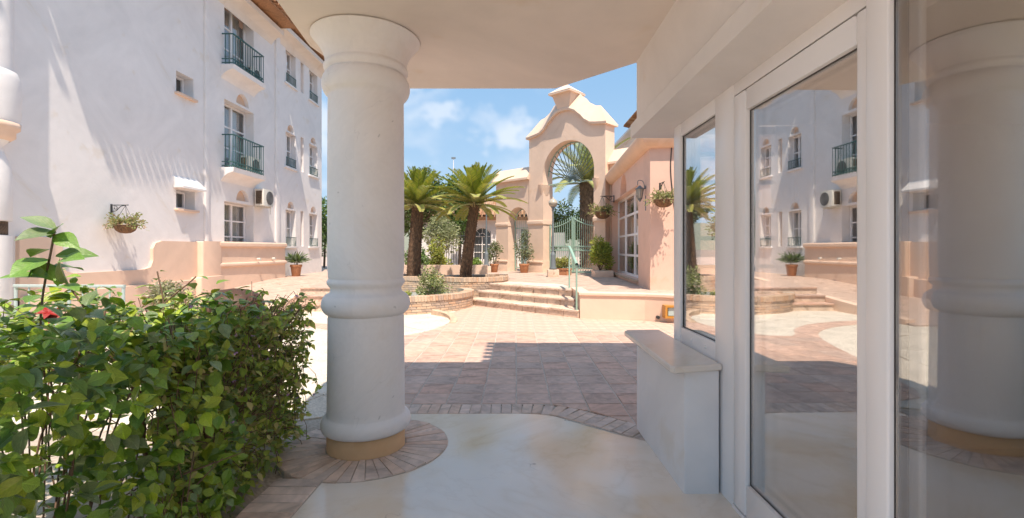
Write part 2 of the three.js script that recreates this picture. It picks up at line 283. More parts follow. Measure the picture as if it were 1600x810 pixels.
// cream washed-aggregate paving in large panels
const creamHoles = (x, z) => Math.min(Math.hypot(x - CX, z - CZ) - RING + 0.04, 1);
(function cream() {
  const o = struct('cream_paving', bx(-9.5, 0, -0.15, -0.02, -13.6, -2), M.mortar);
  const bed = [[-1.53, 4.2], [-1.53, -3.1], [-1.66, -3.42], [-1.8, -3.75], [-2.2, -4.0], [-4.6, -4.0], [-4.6, 4.2]];
  const c0 = [-5.4, -6.0];
  // panels radiate from a centre left of the hedge
  for (let k = 0; k < 9; k++) for (let i = 0; i < 26; i++) {
    const r0 = 0.2 + k * 1.12, r1 = r0 + 1.12, n = Math.max(8, Math.round(r0 * 5.2)); if (i >= n) continue;
    const a0 = (i + k * 0.3) / n * 2 * Math.PI, a1 = (i + 1 + k * 0.3) / n * 2 * Math.PI, g = 0.007;
    const q = (r, a) => [c0[0] + r * Math.cos(a), c0[1] + r * Math.sin(a)];
    let p = [q(r0 + g, a0 + g / r0), q(r1 - g, a0 + g / r1), q(r1 - g, (a0 + a1) / 2), q(r1 - g, a1 - g / r1), q(r0 + g, a1 - g / r0), q(r0 + g, (a0 + a1) / 2)];
    p = clipBy(p, (x, z) => -4.1 + -0 - z + 0 > 0 || x > -4.6 ? Math.min(x > -1.8 ? creamHoles(x, z) : 1, -sd(bed, x, z), -1.0 - x, z + 13.5) : -1);
    if (p.length > 2 && area(p) > 0.02) part('paving_panel', slab(p.length > 8 ? p.filter((_, j) => j % 1 === 0) : p, -0.08, -0.006 + rr(-0.0015, 0.0015), 0.004), M.agg, o);
  }
})();
// terracotta tile court
const STAIR_A = [-1.34, -13.1], STAIR_B = [1.39, -10.47];
const tilePoly = [...smooth([[-1.13, -4.655], [-1.75, -4.8], [-2.08, -5.6], [-2.37, -6.74], [-2.62, -7.6], [-2.95, -8.35], [-3.5, -8.95], [-4.3, -9.4], [-5.8, -9.7]], 5), ...smooth([[-5.8, -10.15], [-4.4, -9.88], [-3.5, -9.5], [-2.9, -8.98], [-2.52, -8.35], [-2.25, -8.18], [-1.8, -8.55], [-1.47, -9.3], [-1.38, -10.1], [-1.6, -10.7], [-1.9, -11.0]], 5), [-1.4, -11.6], STAIR_A, STAIR_B, [2.72, -10.1], [3.23, -9.8], [6, -9.5], [6, -3.8], [1.34, -3.76], [1.1, -4.02], [0.76, -4.4], [0.52, -4.58], [0.36, -4.645], [0.2, -4.65]];
(function tiles() {
  const o = struct('tile_court', prism(tilePoly, -0.15, -0.0045), mat([0.6, 0.5, 0.43], 0.9, { map: T.agg }));
  const S = 0.342, full = [], j = 0.0065, list = [];
  for (let v = 0; v < 5; v++) full.push(slab([[j, j], [S - j, j], [S - j, S - j], [j, S - j]].map(([x, z]) => [x + rr(-0.003, 0.003), z + rr(-0.003, 0.003)]), -0.03, 0, 0.005, rr(-0.006, 0.006), rr(-0.006, 0.006)));
  for (let a = -18; a < 18; a++) for (let b = -3; b < 27; b++) {
    const x = a * S + 0.004, z = -4.66 - (b + 1) * S, sq = [[x + j, z + j], [x + S - j, z + j], [x + S - j, z + S - j], [x + j, z + S - j]];
    const f = (X, Z) => sd(tilePoly, X, Z) - 0.004;
    const mind = Math.min(...sq.map(q => f(...q)));
    if (mind > 0 || Math.max(f(...sq[0]), f(...sq[1]), f(...sq[2]), f(...sq[3])) > 0) {
      let g, poly = sq;
      if (mind <= 0) { poly = clipBy(sq, f); if (poly.length < 3 || area(poly) < 0.004) continue; }
      list.push({ x, z, whole: mind > 0, poly, d: Math.hypot(x, z) + (Math.abs(x) > -z * 1.05 ? 50 : 0) });
    }
  }
  list.sort((p, q) => p.d - q.d);
  const rest = [];
  list.forEach((t, i) => {
    const y = rr(-0.001, 0.003);
    if (i < 298) { if (t.whole) part('floor_tile', pick(full), pick(M.tiles), o).position.set(t.x, y, t.z); else part('floor_tile', slab(t.poly, -0.03, y, 0.005), pick(M.tiles), o); }
    else rest.push(t.whole ? mv(pick(full), t.x, y, t.z) : slab(t.poly, -0.03, y, 0.005));
  });
  if (rest.length) part('far_floor_tiles', rest, M.tiles[1], o, true);
})();
// curved kerb where the tile court steps over the cream paving
(function kerb() {
  const c = smooth([[-1.36, -9.75], [-1.38, -10.1], [-1.58, -10.7], [-1.95, -11.05]], 6), g = [];
  for (let i = 0; i < c.length - 1; i++) { const a = c[i], b = c[i + 1], k0 = 0.02 + 0.1 * i / c.length, k1 = 0.02 + 0.1 * (i + 1) / c.length, y = (k0 + k1) / 2; g.push(slab([a, b, [b[0] + 0.14, b[1] - 0.05], [a[0] + 0.14, a[1] - 0.05]], -0.1, y, 0.012)); }
  single('kerb', g, M.bricks[1], 'low curved terracotta kerb between cream paving and tile court', 'kerb');
})();
// upper terrace
const upN = [0.69, -0.724];
const line = (p, k) => [p[0] + upN[0] * k, p[1] + upN[1] * k];
function stairLine(k) { // nosing line moved uphill by k and cut off at x = 1.39
  const a = line(STAIR_A, k), b = line(STAIR_B, k), t = (1.385 - a[0]) / (b[0] - a[0]); return [[a[0] - 0.0, a[1]], [1.385, a[1] + (b[1] - a[1]) * t]];
}
const top3 = stairLine(0.9);
struct('terrace', prism([[-0.55, -13.95], top3[0], top3[1], [1.385, -10.55], [2.72, -10.22], [3.23, -9.93], [9, -9.6], [14, -60], [-40, -60], [-40, -15.6], [-8, -15.6], [-6.2, -15.7], [-5.4, -12.4], [-3.6, -12.4], [-3.6, -14.5]], -0.2, TER), M.terrace);
struct('terrace_landing', prism([[top3[0][0] + 0.3, top3[0][1] - 0.05], [top3[1][0] - 0.01, top3[1][1] - 0.05], [1.3, -13.3], [-0.2, -14.4]], TER, TER + 0.006), M.agg);
(function stairs() {
  const t = thing('stone_steps', 'three pinkish stone steps rising to the gate terrace', 'steps');
  for (let k = 0; k < 3; k++) {
    const y0 = k * TER / 3, y1 = (k + 1) * TER / 3, a = stairLine(k * 0.45), b = stairLine((k + 1) * 0.45 + (k === 2 ? 0.05 : 0));
    const s = part('step', prism([a[0], a[1], b[1], b[0]], -0.1, y1 - 0.05), M.stone[k], t);
    // facing blocks of the riser and nosing slabs on the tread
    const L = Math.hypot(a[1][0] - a[0][0], a[1][1] - a[0][1]), u = [(a[1][0] - a[0][0]) / L, (a[1][1] - a[0][1]) / L], n = Math.round(L / 0.42);
    for (let i = 0; i < n; i++) {
      const p = (f, o) => [a[0][0] + u[0] * L * f - upN[0] * o, a[0][1] + u[1] * L * f - upN[1] * o], g = 0.004 / L * 2;
      const f0 = i / n + g, f1 = (i + 1) / n - g;
      part('stone_block', slab([p(f0, 0.0), p(f1, 0.0), p(f1, 0.02 + rr(0, 0.012)), p(f0, 0.02 + rr(0, 0.012))], Math.max(-0.06, y0 - 0.02), y1 - 0.05, 0.006), pick(M.stone), s);
      const w = -0.44;
      part('stone_slab', slab([p(f0, w), p(f1, w), p(f1, 0.045 + rr(0, 0.012)), p(f0, 0.045 + rr(0, 0.012))], y1 - 0.05, y1 + rr(-0.004, 0.003), 0.012), pick(M.stone), s);
    }
  }
})();
(function retaining() {
  const t = thing('retaining_wall', 'low peach retaining wall right of the stone steps', 'wall');
  part('wall', prism([[1.395, -11.9], [1.395, -10.43], [2.72, -10.12], [3.23, -9.82], [9, -9.45], [9, -9.65], [3.23, -10.05], [2.72, -10.35], [1.6, -10.62], [1.6, -11.9]], -0.1, TER - 0.03), M.peach, t);
  part('capping', prism([[1.37, -11.9], [1.37, -10.4], [2.73, -10.085], [3.24, -9.785], [9, -9.41], [9, -9.7], [3.23, -10.1], [2.72, -10.42], [1.64, -10.68], [1.64, -11.9]], TER - 0.03, TER + 0.035, 0.012), M.peach, t);
  const f = part('niche_frame', [bx(3.03, 3.33, 0.1, 0.14, -9.93, -9.72), bx(3.03, 3.33, 0.32, 0.36, -9.93, -9.72), bx(3.03, 3.075, 0.14, 0.32, -9.93, -9.72), bx(3.285, 3.33, 0.14, 0.32, -9.93, -9.72)], M.orange, t);
  part('niche_lamp', bx(3.1, 3.27, 0.15, 0.31, -9.9, -9.755), M.galv, f);
  part('drain_pipe', bar([2.95, 0.09, -10.0], [2.95, 0.09, -9.93], 0.035, 10), M.iron, t);
})();
// steps and ramp at the left, up to the house terrace
(function leftSteps() {
  const t = thing('side_steps', 'three terracotta steps behind the column leading up to the house terrace', 'steps');
  for (let k = 0; k < 3; k++) {
    const z = -11.6 - k * 0.32, s = part('step', bx(-5.5, -3.6, -0.1, (k + 1) * TER / 3 - 0.04, z - (k === 2 ? 0.6 : 0.34), z), M.stone[1], t);
    for (let i = 0; i < 5; i++) part('step_tile', slab([[-5.5 + i * 0.38 + 0.004, z - 0.33], [-5.5 + (i + 1) * 0.38 - 0.004, z - 0.33], [-5.5 + (i + 1) * 0.38 - 0.004, z + 0.03], [-5.5 + i * 0.38 + 0.004, z + 0.03]], (k + 1) * TER / 3 - 0.04, (k + 1) * TER / 3 + rr(-0.003, 0.003), 0.008), pick(M.tiles), s);
  }
  const s = new THREE.Shape([[9.2, -0.1], [15.8, -0.1], [15.8, TER + 0.004], [9.2, 0.02]].map(q => new THREE.Vector2(...q)));
  const g = extr(s, 3.2); g.rotateY(Math.PI / 2); g.translate(-8.72, 0, 0);
  struct('ramp', uvBox(g), M.terrace);
  const s2 = new THREE.Shape([[9.4, -0.1], [15.8, -0.1], [15.8, TER + 0.09], [9.4, 0.1]].map(q => new THREE.Vector2(...q)));
  const g2 = extr(s2, 0.2, 0.015); g2.rotateY(Math.PI / 2); g2.translate(-5.71, 0, 0);
  single('ramp_kerb', uvBox(g2), M.peach, 'sloping peach kerb along the ramp beside the white house', 'kerb');
})();

// ---------------------------------------------------------------- porch column
(function column() {
  const t = thing('porch_column', 'large white rounded column with moulded rings standing on the porch floor', 'column', [CX, 0, CZ]);
  part('plinth', lathe([[0.3, -0.03], [0.296, 0.0], [0.284, 0.018], [0.283, 0.06], [0.285, 0.17], [0.2, 0.17]], 64), M.plinth, t);
  const P = [[0.26, 0.163], [0.305, 0.163], [0.318, 0.172], [0.325, 0.19], [0.327, 0.215], [0.322, 0.24], [0.308, 0.26], [0.292, 0.272], [0.284, 0.285], [0.282, 0.32], [0.281, 0.5], [0.279, 0.7], [0.277, 0.9], [0.276, 0.99], [0.272, 1.004], [0.274, 1.012]];
  for (let i = 0; i <= 14; i++) { const a = -1 + i / 7; P.push([0.272 + 0.05 * Math.pow(Math.cos(a * Math.PI / 2), 0.55), 1.095 + a * 0.08]); }
  P.push([0.262, 1.182], [0.257, 1.198], [0.258, 1.215], [0.265, 1.224]);
  for (let i = 0; i <= 8; i++) { const a = -1 + i / 4; P.push([0.268 + 0.016 * Math.cos(a * Math.PI / 2), 1.256 + a * 0.03]); }
  P.push([0.2735, 1.292], [0.2735, 1.31], [0.278, 1.36], [0.279, 1.5], [0.277, 2.0], [0.275, 2.5], [0.274, 2.62]);
  for (let i = 0; i <= 14; i++) { const a = -1 + i / 7; P.push([0.276 + 0.044 * Math.pow(Math.cos(a * Math.PI / 2), 0.6), 2.725 + a * 0.085]); }
  P.push([0.288, 2.82]);
  for (let i = 0; i <= 6; i++) { const a = -1 + i / 3; P.push([0.293 + 0.014 * Math.cos(a * Math.PI / 2), 2.85 + a * 0.028]); }
  for (let i = 0; i <= 12; i++) { const a = i / 12; P.push([0.296 + 0.098 * Math.pow(a, 1.9), 2.885 + 0.19 * a]); }
  P.push([0.397, 3.078], [0.394, 3.086], [0.33, 3.088], [0.3, 3.12]);
  const g = new THREE.LatheGeometry(P.map(p => new THREE.Vector2(...p)), 72), q = g.attributes.position;
  for (let i = 0; i < q.count; i++) { const x = q.getX(i), y = q.getY(i), z = q.getZ(i), k = 1 + 0.012 * fbm(x * 4, y * 2.4, z * 4, 3); q.setXYZ(i, x * k, y + 0.004 * fbm(x * 5 + 9, y, z * 5, 2), z * k); }
  const u = g.attributes.uv; for (let i = 0; i < u.count; i++) u.setXY(i, u.getX(i) * 1.8, q.getY(i));
  g.computeVertexNormals();
  part('shaft', g.toNonIndexed(), M.column, t);
})();

// ---------------------------------------------------------------- entrance building: porch roof, beam, upper storey, glazed room
(function entrance() {
  const t = thing('entrance_building', 'white entrance building with porch ceiling and deep beam over the glazed front', 'building');
  part('porch_ceiling', prism([[-1.46, -0.1], [-1.5, -2.6], [-1.53, -3.1], [-1.61, -3.75], [-1.52, -4.3], [-1.22, -4.74], [0.39, -4.74], [1.02, -4.09], [7, -4.09], [7, -0.1]], 3.09, 3.5), M.ceiling, t);
  // beam with a flared lip
  const s = new THREE.Shape([[0.97, 2.44], [0.97, 2.55], [1.022, 2.61], [1.022, 3.092], [1.6, 3.092], [1.6, 2.44]].map(q => new THREE.Vector2(...q)));
  const g = extr(s, 4.96, 0.006); g.translate(0, 0, -4.06); part('beam', uvBox(g), M.whiteSmooth, t);
  part('upper_wall', bx(0.9, 7, 3.5, 5.84, -4.4, -0.3), M.white, t);
  const roof = part('roof', bx(0.6, 7, 5.85, 5.95, -4.9, 0), M.white, t);
  const rt = []; for (let z = -4.85; z < -0.1; z += 0.24) { const c = new THREE.CylinderGeometry(0.085, 0.085, 0.5, 10, 1, true, 0, Math.PI).toNonIndexed(); c.rotateZ(Math.PI / 2); c.translate(0.75, 5.96, z); rt.push(c); }
  part('roof_tiles', rt, M.roofTiles[0], roof, true);
  // the glazed room
  part('room_floor', bx(1.34, 5.2, -0.1, 0.004, -3.7, 4), M.roomFloor, t);
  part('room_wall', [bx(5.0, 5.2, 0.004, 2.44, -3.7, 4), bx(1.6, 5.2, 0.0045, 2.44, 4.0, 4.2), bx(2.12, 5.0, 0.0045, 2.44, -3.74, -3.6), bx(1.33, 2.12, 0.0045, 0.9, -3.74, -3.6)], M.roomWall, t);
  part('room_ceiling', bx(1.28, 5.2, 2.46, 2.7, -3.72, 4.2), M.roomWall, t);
})();
(function roomWindow() {
  const t = thing('end_window', 'white small-paned window seen through the glass at the end of the room', 'window');
  const g = [rbox(1.335, 1.41, 0.9, 2.44, -3.73, -3.66), rbox(1.98, 2.115, 0.9, 2.44, -3.73, -3.64), rbox(1.41, 1.98, 0.9, 0.96, -3.73, -3.66), rbox(1.41, 1.98, 2.38, 2.44, -3.73, -3.66)];
  part('frame', g, M.pvc, t);
  for (let k = 1; k < 7; k++) part('glazing_bar', rbox(1.41, 1.98, 0.94 + k * 0.215 - 0.016, 0.94 + k * 0.215 + 0.016, -3.715, -3.675, 0.004), M.pvc, t);
  part('pane', bx(1.41, 1.98, 0.96, 2.38, -3.697, -3.693), M.glass, t);
})();
(function glazing() {
  const y0 = 0.004;
  // small fixed window above the counter
  const w = thing('side_window', 'narrow fixed window in white frame above the stone counter', 'window');
  part('frame', [rbox(1.25, 1.33, y0, 2.44, -3.735, -3.585, 0.008), rbox(1.25, 1.33, y0, 2.44, -2.985, -2.735, 0.008), rbox(1.252, 1.33, y0, 0.92, -3.585, -2.985), rbox(1.252, 1.33, 2.345, 2.44, -3.585, -2.985)], M.pvc, w);
  part('gasket', [bx(1.269, 1.29, 0.92, 0.925, -3.585, -2.985), bx(1.269, 1.29, 2.34, 2.345, -3.585, -2.985), bx(1.267, 1.29, 0.92, 2.345, -3.585, -3.58), bx(1.267, 1.29, 0.92, 2.345, -2.99, -2.985)], M.gasket, w);
  for (const z of [-3.36, -3.13]) part('screw_cap', mv(new THREE.SphereGeometry(0.011, 10, 8).toNonIndexed(), 1.252, 0.865, z), M.pvc, w);
  part('pane', bx(1.272, 1.276, 0.925, 2.34, -3.58, -2.99), M.coatWindow[0], w);
  part('inner_pane', bx(1.308, 1.311, 0.925, 2.34, -3.58, -2.99), M.coatWindow[1], w);
  // door
  const d = thing('glass_door', 'white framed glass door beside the stone counter, reflecting the courtyard', 'door');
  part('frame_head', rbox(1.25, 1.33, 2.372, 2.44, -2.733, -1.68, 0.006), M.pvc, d);
  part('frame_foot', bx(1.24, 1.33, y0, 0.055, -2.733, -1.68), M.pvc, d);
  part('sash', [rbox(1.243, 1.32, 0.065, 2.36, -2.722, -2.582, 0.012), rbox(1.243, 1.32, 0.065, 2.36, -1.76, -1.682, 0.012), rbox(1.244, 1.32, 0.065, 0.23, -2.582, -1.76, 0.01), rbox(1.244, 1.32, 2.25, 2.36, -2.582, -1.76, 0.01)], M.pvc, d);
  part('gasket', [bx(1.267, 1.285, 0.23, 0.235, -2.582, -1.76), bx(1.267, 1.285, 2.245, 2.25, -2.582, -1.76), bx(1.267, 1.285, 0.23, 2.25, -2.582, -2.577), bx(1.267, 1.285, 0.23, 2.25, -1.765, -1.76)], M.gasket, d);
  part('threshold', bx(1.2, 1.24, y0, 0.022, -2.733, -1.68), M.steel, d);
  part('pane', bx(1.27, 1.274, 0.235, 2.245, -2.578, -1.764), M.coatDoor[0], d);
  part('inner_pane', bx(1.306, 1.309, 0.235, 2.245, -2.578, -1.764), M.coatDoor[1], d);
  // post and large fixed panel
  const p = thing('frame_post', 'broad white upright post between glass door and large glass panel', 'post');
  part('post', [rbox(1.205, 1.335, y0, 2.44, -1.662, -1.56, 0.008), rbox(1.235, 1.335, y0, 2.44, -1.678, -1.662, 0.004)], M.pvc, p);
  const f = thing('fixed_glass_panel', 'large fixed glass panel at the right edge mirroring the column', 'window');
  part('frame', [rbox(1.21, 1.33, y0, 0.1, -1.559, 1.6), rbox(1.21, 1.33, 2.315, 2.44, -1.559, 1.6), rbox(1.21, 1.33, 0.1, 2.315, 1.5, 1.6)], M.pvc, f);
  part('gasket', [bx(1.2235, 1.27, 0.1, 2.315, -1.559, -1.555), bx(1.221, 1.27, 2.311, 2.315, -1.554, 1.5)], M.gasket, f);
  part('pane', bx(1.225, 1.229, 0.1, 2.311, -1.553, 1.5), M.coatPanel[0], f);
  part('inner_pane', bx(1.262, 1.265, 0.1, 2.311, -1.553, 1.5), M.coatPanel[1], f);
  // the glazed front stands a hair askew to the porch
  for (const o of [w, d, p, f]) { const th = 0.0125, P0 = [1.25, -2]; o.rotation.y = th; o.position.set(P0[0] - (P0[0] * Math.cos(th) + P0[1] * Math.sin(th)), 0, P0[1] - (-P0[0] * Math.sin(th) + P0[1] * Math.cos(th))); }
  single('plain_wall', bx(1.27, 1.45, y0, 2.44, 1.602, 3.998), M.whiteSmooth, 'plain white wall beyond the glazed panel', 'wall');
  // counter
  const c = thing('stone_counter', 'white plastered counter with grey stone top under the narrow window', 'counter');
  part('base', rbox(1.012, 1.226, y0, 0.772, -4.02, -2.885, 0.012), M.white, c);
  const top = extr(new THREE.Shape([[0.925, 2.79], [1.232, 2.87], [1.225, 4.1], [0.945, 4.08], [0.912, 4.03], [0.905, 2.82]].map(q => new THREE.Vector2(...q))), 0.042, 0.011);
  top.rotateX(-Math.PI / 2); top.translate(0, 0.774, 0); part('counter_top', uvBox(toCreasedNormals(top, 0.3)), M.counterTop, c);
})();
M.greyGreen = mat([0.12, 0.17, 0.15], 0.5);
M.cornice = plaster([0.82, 0.74, 0.66]);
// ---------------------------------------------------------------- long white house on the left
const HX = -8.4;
// a casement window set in an opening of a wall facing +x: glass plane at xg, opening z0 > z1, y0..y1
function windowX(parent, xg, z0, z1, y0, y1, cols, rows, open) {
  const w = z0 - z1, fr = 0.055, g = [rbox(xg - 0.03, xg + 0.03, y0, y1, z0 - fr, z0), rbox(xg - 0.03, xg + 0.03, y0, y1, z1, z1 + fr), rbox(xg - 0.03, xg + 0.03, y1 - fr, y1, z1 + fr, z0 - fr), rbox(xg - 0.03, xg + 0.03, y0, y0 + fr, z1 + fr, z0 - fr)];
  for (let c = 1; c < cols; c++) { const z = z0 - w * c / cols; g.push(rbox(xg - 0.028, xg + 0.034, y0 + fr, y1 - fr, z - 0.045, z + 0.045)); }
  const f = part('window', g, M.pvc, parent);
  for (let c = 0; c < cols; c++) for (let r = 0; r < rows; r++) {
    const a = z0 - w * c / cols - (c ? 0.045 : fr), b = z0 - w * (c + 1) / cols + (c < cols - 1 ? 0.045 : fr), ya = lerp(y0 + fr, y1 - fr, r / rows), yb = lerp(y0 + fr, y1 - fr, (r + 1) / rows);
    if (r) part('glazing_bar', rbox(xg - 0.018, xg + 0.022, ya - 0.02, ya + 0.02, b, a, 0.004), M.pvc, f);
    part('pane', bx(xg - 0.004, xg + 0.004, ya + (r ? 0.02 : 0), yb - (r < rows - 1 ? 0.02 : 0), b, a), M.glass, f);
  }
  part('curtain', (() => { const n = 24, gg = []; for (let i = 0; i < n; i++) { const u0 = i / n, u1 = (i + 1) / n; if (open && u0 < 0.45) continue; gg.push(bx(xg - 0.16 - 0.02 * (i % 2), xg - 0.14 - 0.02 * (i % 2), y0 + 0.02, y1 - 0.02, lerp(z0 - 0.02, z1 + 0.02, u1), lerp(z0 - 0.02, z1 + 0.02, u0))); } return G(gg); })(), M.curtain, f);
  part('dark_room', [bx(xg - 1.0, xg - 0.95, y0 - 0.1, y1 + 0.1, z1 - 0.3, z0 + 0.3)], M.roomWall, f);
}
const arc = (zc, y, r, n = 14) => { const p = []; for (let i = 0; i <= n; i++) { const a = Math.PI * i / n; p.push([zc + r * Math.cos(a), y + r * Math.sin(a)]); } return p; };
(function leftHouse() {
  const t = thing('white_house', 'long three-storey white house with green balconies and peach base', 'building');
  const bal = [[-13.82, -15.37]], rowsA = [[TER + 0.35, 2.9], [3.85, 5.85], [6.79, 8.8]], colB = [-17.5, -18.3], colC = [-19.5, -20.3], rowsB = [[1.62, 2.96], [4.55, 5.82], [7.62, 8.9]];
  const holes = [], peachHole = [];
  for (const [a, b] of rowsA) holes.push([-13.82, -15.37, a, b]);
  for (const c of [colB, colC]) for (const [a, b] of rowsB) holes.push([c[0], c[1], a, b]);
  holes.push([-11.86, -12.5, 5.4, 5.93], [-11.86, -12.55, 2.52, 3.0]);
  for (const [a, b] of [[1.62, 3.0], [4.55, 5.9], [7.65, 8.95]]) holes.push([-18.72, -18.98, a, b]);
  // lunette recesses over the windows
  const path = p => { const q = new THREE.Path(p.map(([z, y]) => new THREE.Vector2(-z, y))); q.isPath = true; return q; };
  const lun = []; for (const y of [2.98, 5.92]) lun.push([-14.75, y, 0.34]); for (const c of [colB, colC]) for (const y of [3.02, 5.88]) lun.push([(c[0] + c[1]) / 2, y, 0.26]);
  const lunHoles = lun.map(([z, y, r]) => path(arc(z, y, r)));
  part('wall', [wallX(HX, 0.32, -2, -20.75, 0, 9.35, [...holes, ...lunHoles]), bx(-14, HX - 0.001, 0, 9.35, -20.75, -20.4), bx(-14, HX - 0.33, 0, 9.3, -2, -1.8)], M.white, t);
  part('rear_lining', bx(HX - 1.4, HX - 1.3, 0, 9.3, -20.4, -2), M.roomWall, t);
  for (const [z, y, r] of lun) { const g = extr(new THREE.Shape(arc(z, y - 0.01, r + 0.01).map(([a, b]) => new THREE.Vector2(-a, b))), 0.05); g.rotateY(Math.PI / 2); g.translate(HX - 0.17, 0, 0); part('lunette', uvBox(g), M.peachDeep, t); }
  for (const [a, b] of [[1.62, 3.0], [4.55, 5.9], [7.65, 8.95]]) part('niche_back', bx(HX - 0.2, HX - 0.12, a - 0.02, b + 0.02, -19.0, -18.7), M.peach, t);
  // windows
  windowX(t, HX - 0.28, -13.84, -15.35, rowsA[0][0], 2.89, 2, 4);
  windowX(t, HX - 0.28, -13.84, -15.35, 3.86, 5.84, 2, 3);
  windowX(t, HX - 0.28, -13.84, -15.35, 6.8, 8.79, 2, 3);
  rowsB.forEach(([a, b], i) => { windowX(t, HX - 0.2, colB[0] - 0.01, colB[1] + 0.01, a + 0.01, b - 0.01, 2, 2, i === 0); windowX(t, HX - 0.2, colC[0] - 0.01, colC[1] + 0.01, a + 0.01, b - 0.01, 2, 3); });
  for (const [a, b, z1] of [[5.4, 5.93, -12.49], [2.52, 3.0, -12.54]]) windowX(t, HX - 0.27, -11.87, z1, a + 0.01, b - 0.01, 1, 1, true);
  // sills and the hood of the low window
  for (const c of [colB, colC]) for (const [a] of rowsB) part('sill', rbox(HX - 0.1, HX + 0.07, a - 0.07, a - 0.002, c[1] - 0.1, c[0] + 0.1, 0.012), M.white, t);
  for (const [a, z1] of [[5.4, -12.56], [2.52, -12.62]]) part('sill', rbox(HX - 0.1, HX + 0.09, a - 0.06, a - 0.002, z1, -11.8, 0.012), M.peach, t);
  { const s = new THREE.Shape([[HX - 0.002, 3.02], [HX + 0.24, 3.02], [HX + 0.24, 3.07], [HX - 0.002, 3.32]].map(q => new THREE.Vector2(...q))); const g = extr(s, 0.9, 0.01); g.translate(0, 0, -12.66); part('window_hood', uvBox(g), M.white, t); }
  // downpipe-like pilasters that catch the sun
  for (const [z, w, y1] of [[-16.7, 0.3, 9.2], [-12.9, 0.16, 8.9]]) part('pilaster', rbox(HX - 0.02, HX + 0.06, 0.4, y1, z - w, z, 0.02), M.white, t);
  // balconies
  for (const [yb, yt] of [[3.85, 4.79], [6.79, 7.67]]) {
    const s = new THREE.Shape(); s.moveTo(HX - 0.01, yb - 0.42); s.quadraticCurveTo(HX + 0.1, yb - 0.2, HX + 0.36, yb - 0.14); s.lineTo(HX + 0.38, yb - 0.005); s.lineTo(HX - 0.01, yb - 0.005);
    const g = extr(s, 1.78, 0.012); g.translate(0, 0, -15.42); const b = part('balcony', uvBox(g), M.white, t);
    const x = HX + 0.32, z0 = -13.69, z1 = -15.36, r = 0.011;
    part('handrail', [rbox(x - 0.02, x + 0.02, yt - 0.02, yt + 0.012, z1, z0), rbox(HX + 0.002, x - 0.02, yt - 0.02, yt + 0.012, z0 - 0.035, z0), rbox(HX + 0.002, x - 0.02, yt - 0.02, yt + 0.012, z1, z1 + 0.035)], M.greenIron, b);
    for (const y of [yb + 0.05, yb + 0.16]) part('rail', [bx(x - 0.01, x + 0.01, y - 0.012, y + 0.012, z1, z0), bx(HX + 0.002, x - 0.01, y - 0.012, y + 0.012, z0 - 0.02, z0), bx(HX + 0.002, x - 0.01, y - 0.012, y + 0.012, z1, z1 + 0.02)], M.greenIron, b);
    for (let i = 0; i <= 13; i++) part('baluster', bar([x, yb + 0.0, lerp(z0 - 0.012, z1 + 0.012, i / 13)], [x, yt - 0.02, lerp(z0 - 0.012, z1 + 0.012, i / 13)], r, 5), M.greenIron, b);
    for (const z of [z0 - 0.012, z1 + 0.012]) for (let i = 1; i < 3; i++) part('baluster', bar([lerp(x, HX, i / 3), yb, z], [lerp(x, HX, i / 3), yt - 0.02, z], r, 5), M.greenIron, b);
    const sc = []; for (let i = 0; i < 13; i++) { const c = new THREE.TorusGeometry(0.042, 0.008, 4, 10).toNonIndexed(); c.rotateY(Math.PI / 2); c.translate(x, yb + 0.105, lerp(z0, z1, (i + 0.5) / 13)); sc.push(c); }
    part('scroll_band', sc, M.greenIron, b, true);
  }
  // small window guards
  for (const c of [colB, colC]) for (const [a] of rowsB) {
    const x = HX + 0.02, h = 0.34, g = part('window_guard', [bx(x - 0.012, x + 0.012, a + h - 0.02, a + h, c[1] + 0.01, c[0] - 0.01), bx(x - 0.012, x + 0.012, a + 0.03, a + 0.05, c[1] + 0.01, c[0] - 0.01)], M.greenIron, t);
    for (let i = 0; i <= 7; i++) { const z = lerp(c[0] - 0.03, c[1] + 0.03, i / 7); part('guard_bar', bar([x, a + 0.0, z], [x, a + h - 0.02, z], 0.011, 5), M.greenIron, g); }
  }
  // cornice
  for (const [x1, y1, za, zb] of [[HX + 0.85, 8.9, -2, -16.5], [HX + 0.52, 9.22, -16.5, -20.7]]) {
    const s = new THREE.Shape(); s.moveTo(HX - 0.01, y1 - 0.4); s.quadraticCurveTo(HX + 0.08, y1 - 0.12, HX + 0.42, y1 - 0.06); s.lineTo(HX + 0.42, y1 + 0.1); s.lineTo(HX - 0.01, y1 + 0.2);
    const len = za === -2 ? 9.5 : za - zb, g = extr(s, len); g.translate(0, 0, zb); part('cornice', uvBox(g), M.cornice, t);
  }
  // eaves: soffit boards, a row of barrel tiles along each edge; the near one is broken by a valley between two roofs
  const ov = z => { const k = [[-30, 0.95], [-6.95, 0.95], [-7.15, 0.5], [-6.75, 0.74], [-6.35, 0.6], [-5.65, 0.95], [10, 0.95]]; for (let i = 0; i < k.length - 1; i++) { const a = k[i], b = k[i + 1]; if ((z >= a[0] && z <= b[0]) || (z >= b[0] && z <= a[0])) return lerp(a[1], b[1], (z - a[0]) / (b[0] - a[0])); } return 0.95; };
  const s1 = [[HX - 0.3, -16.5], [HX + 0.87, -16.5], [HX + 0.87, -6.95], [HX + 0.44, -7.15], [HX + 0.68, -6.75], [HX + 0.53, -6.35], [HX + 0.87, -5.65], [HX + 0.87, -2], [HX - 0.3, -2]];
  const roof = part('roof', [prism(s1, 9.1, 9.16), bx(HX - 0.3, HX + 0.54, 9.44, 9.5, -20.75, -16.5), (() => { const s = new THREE.Shape([[HX + 0.2, 9.16], [HX - 5, 11.6], [HX - 5, 11.4], [HX - 0.3, 9.0]].map(q => new THREE.Vector2(...q))); const g = extr(s, 18.8); g.translate(0, 0, -20.8); return uvBox(g); })()], M.roofTiles[1], t);
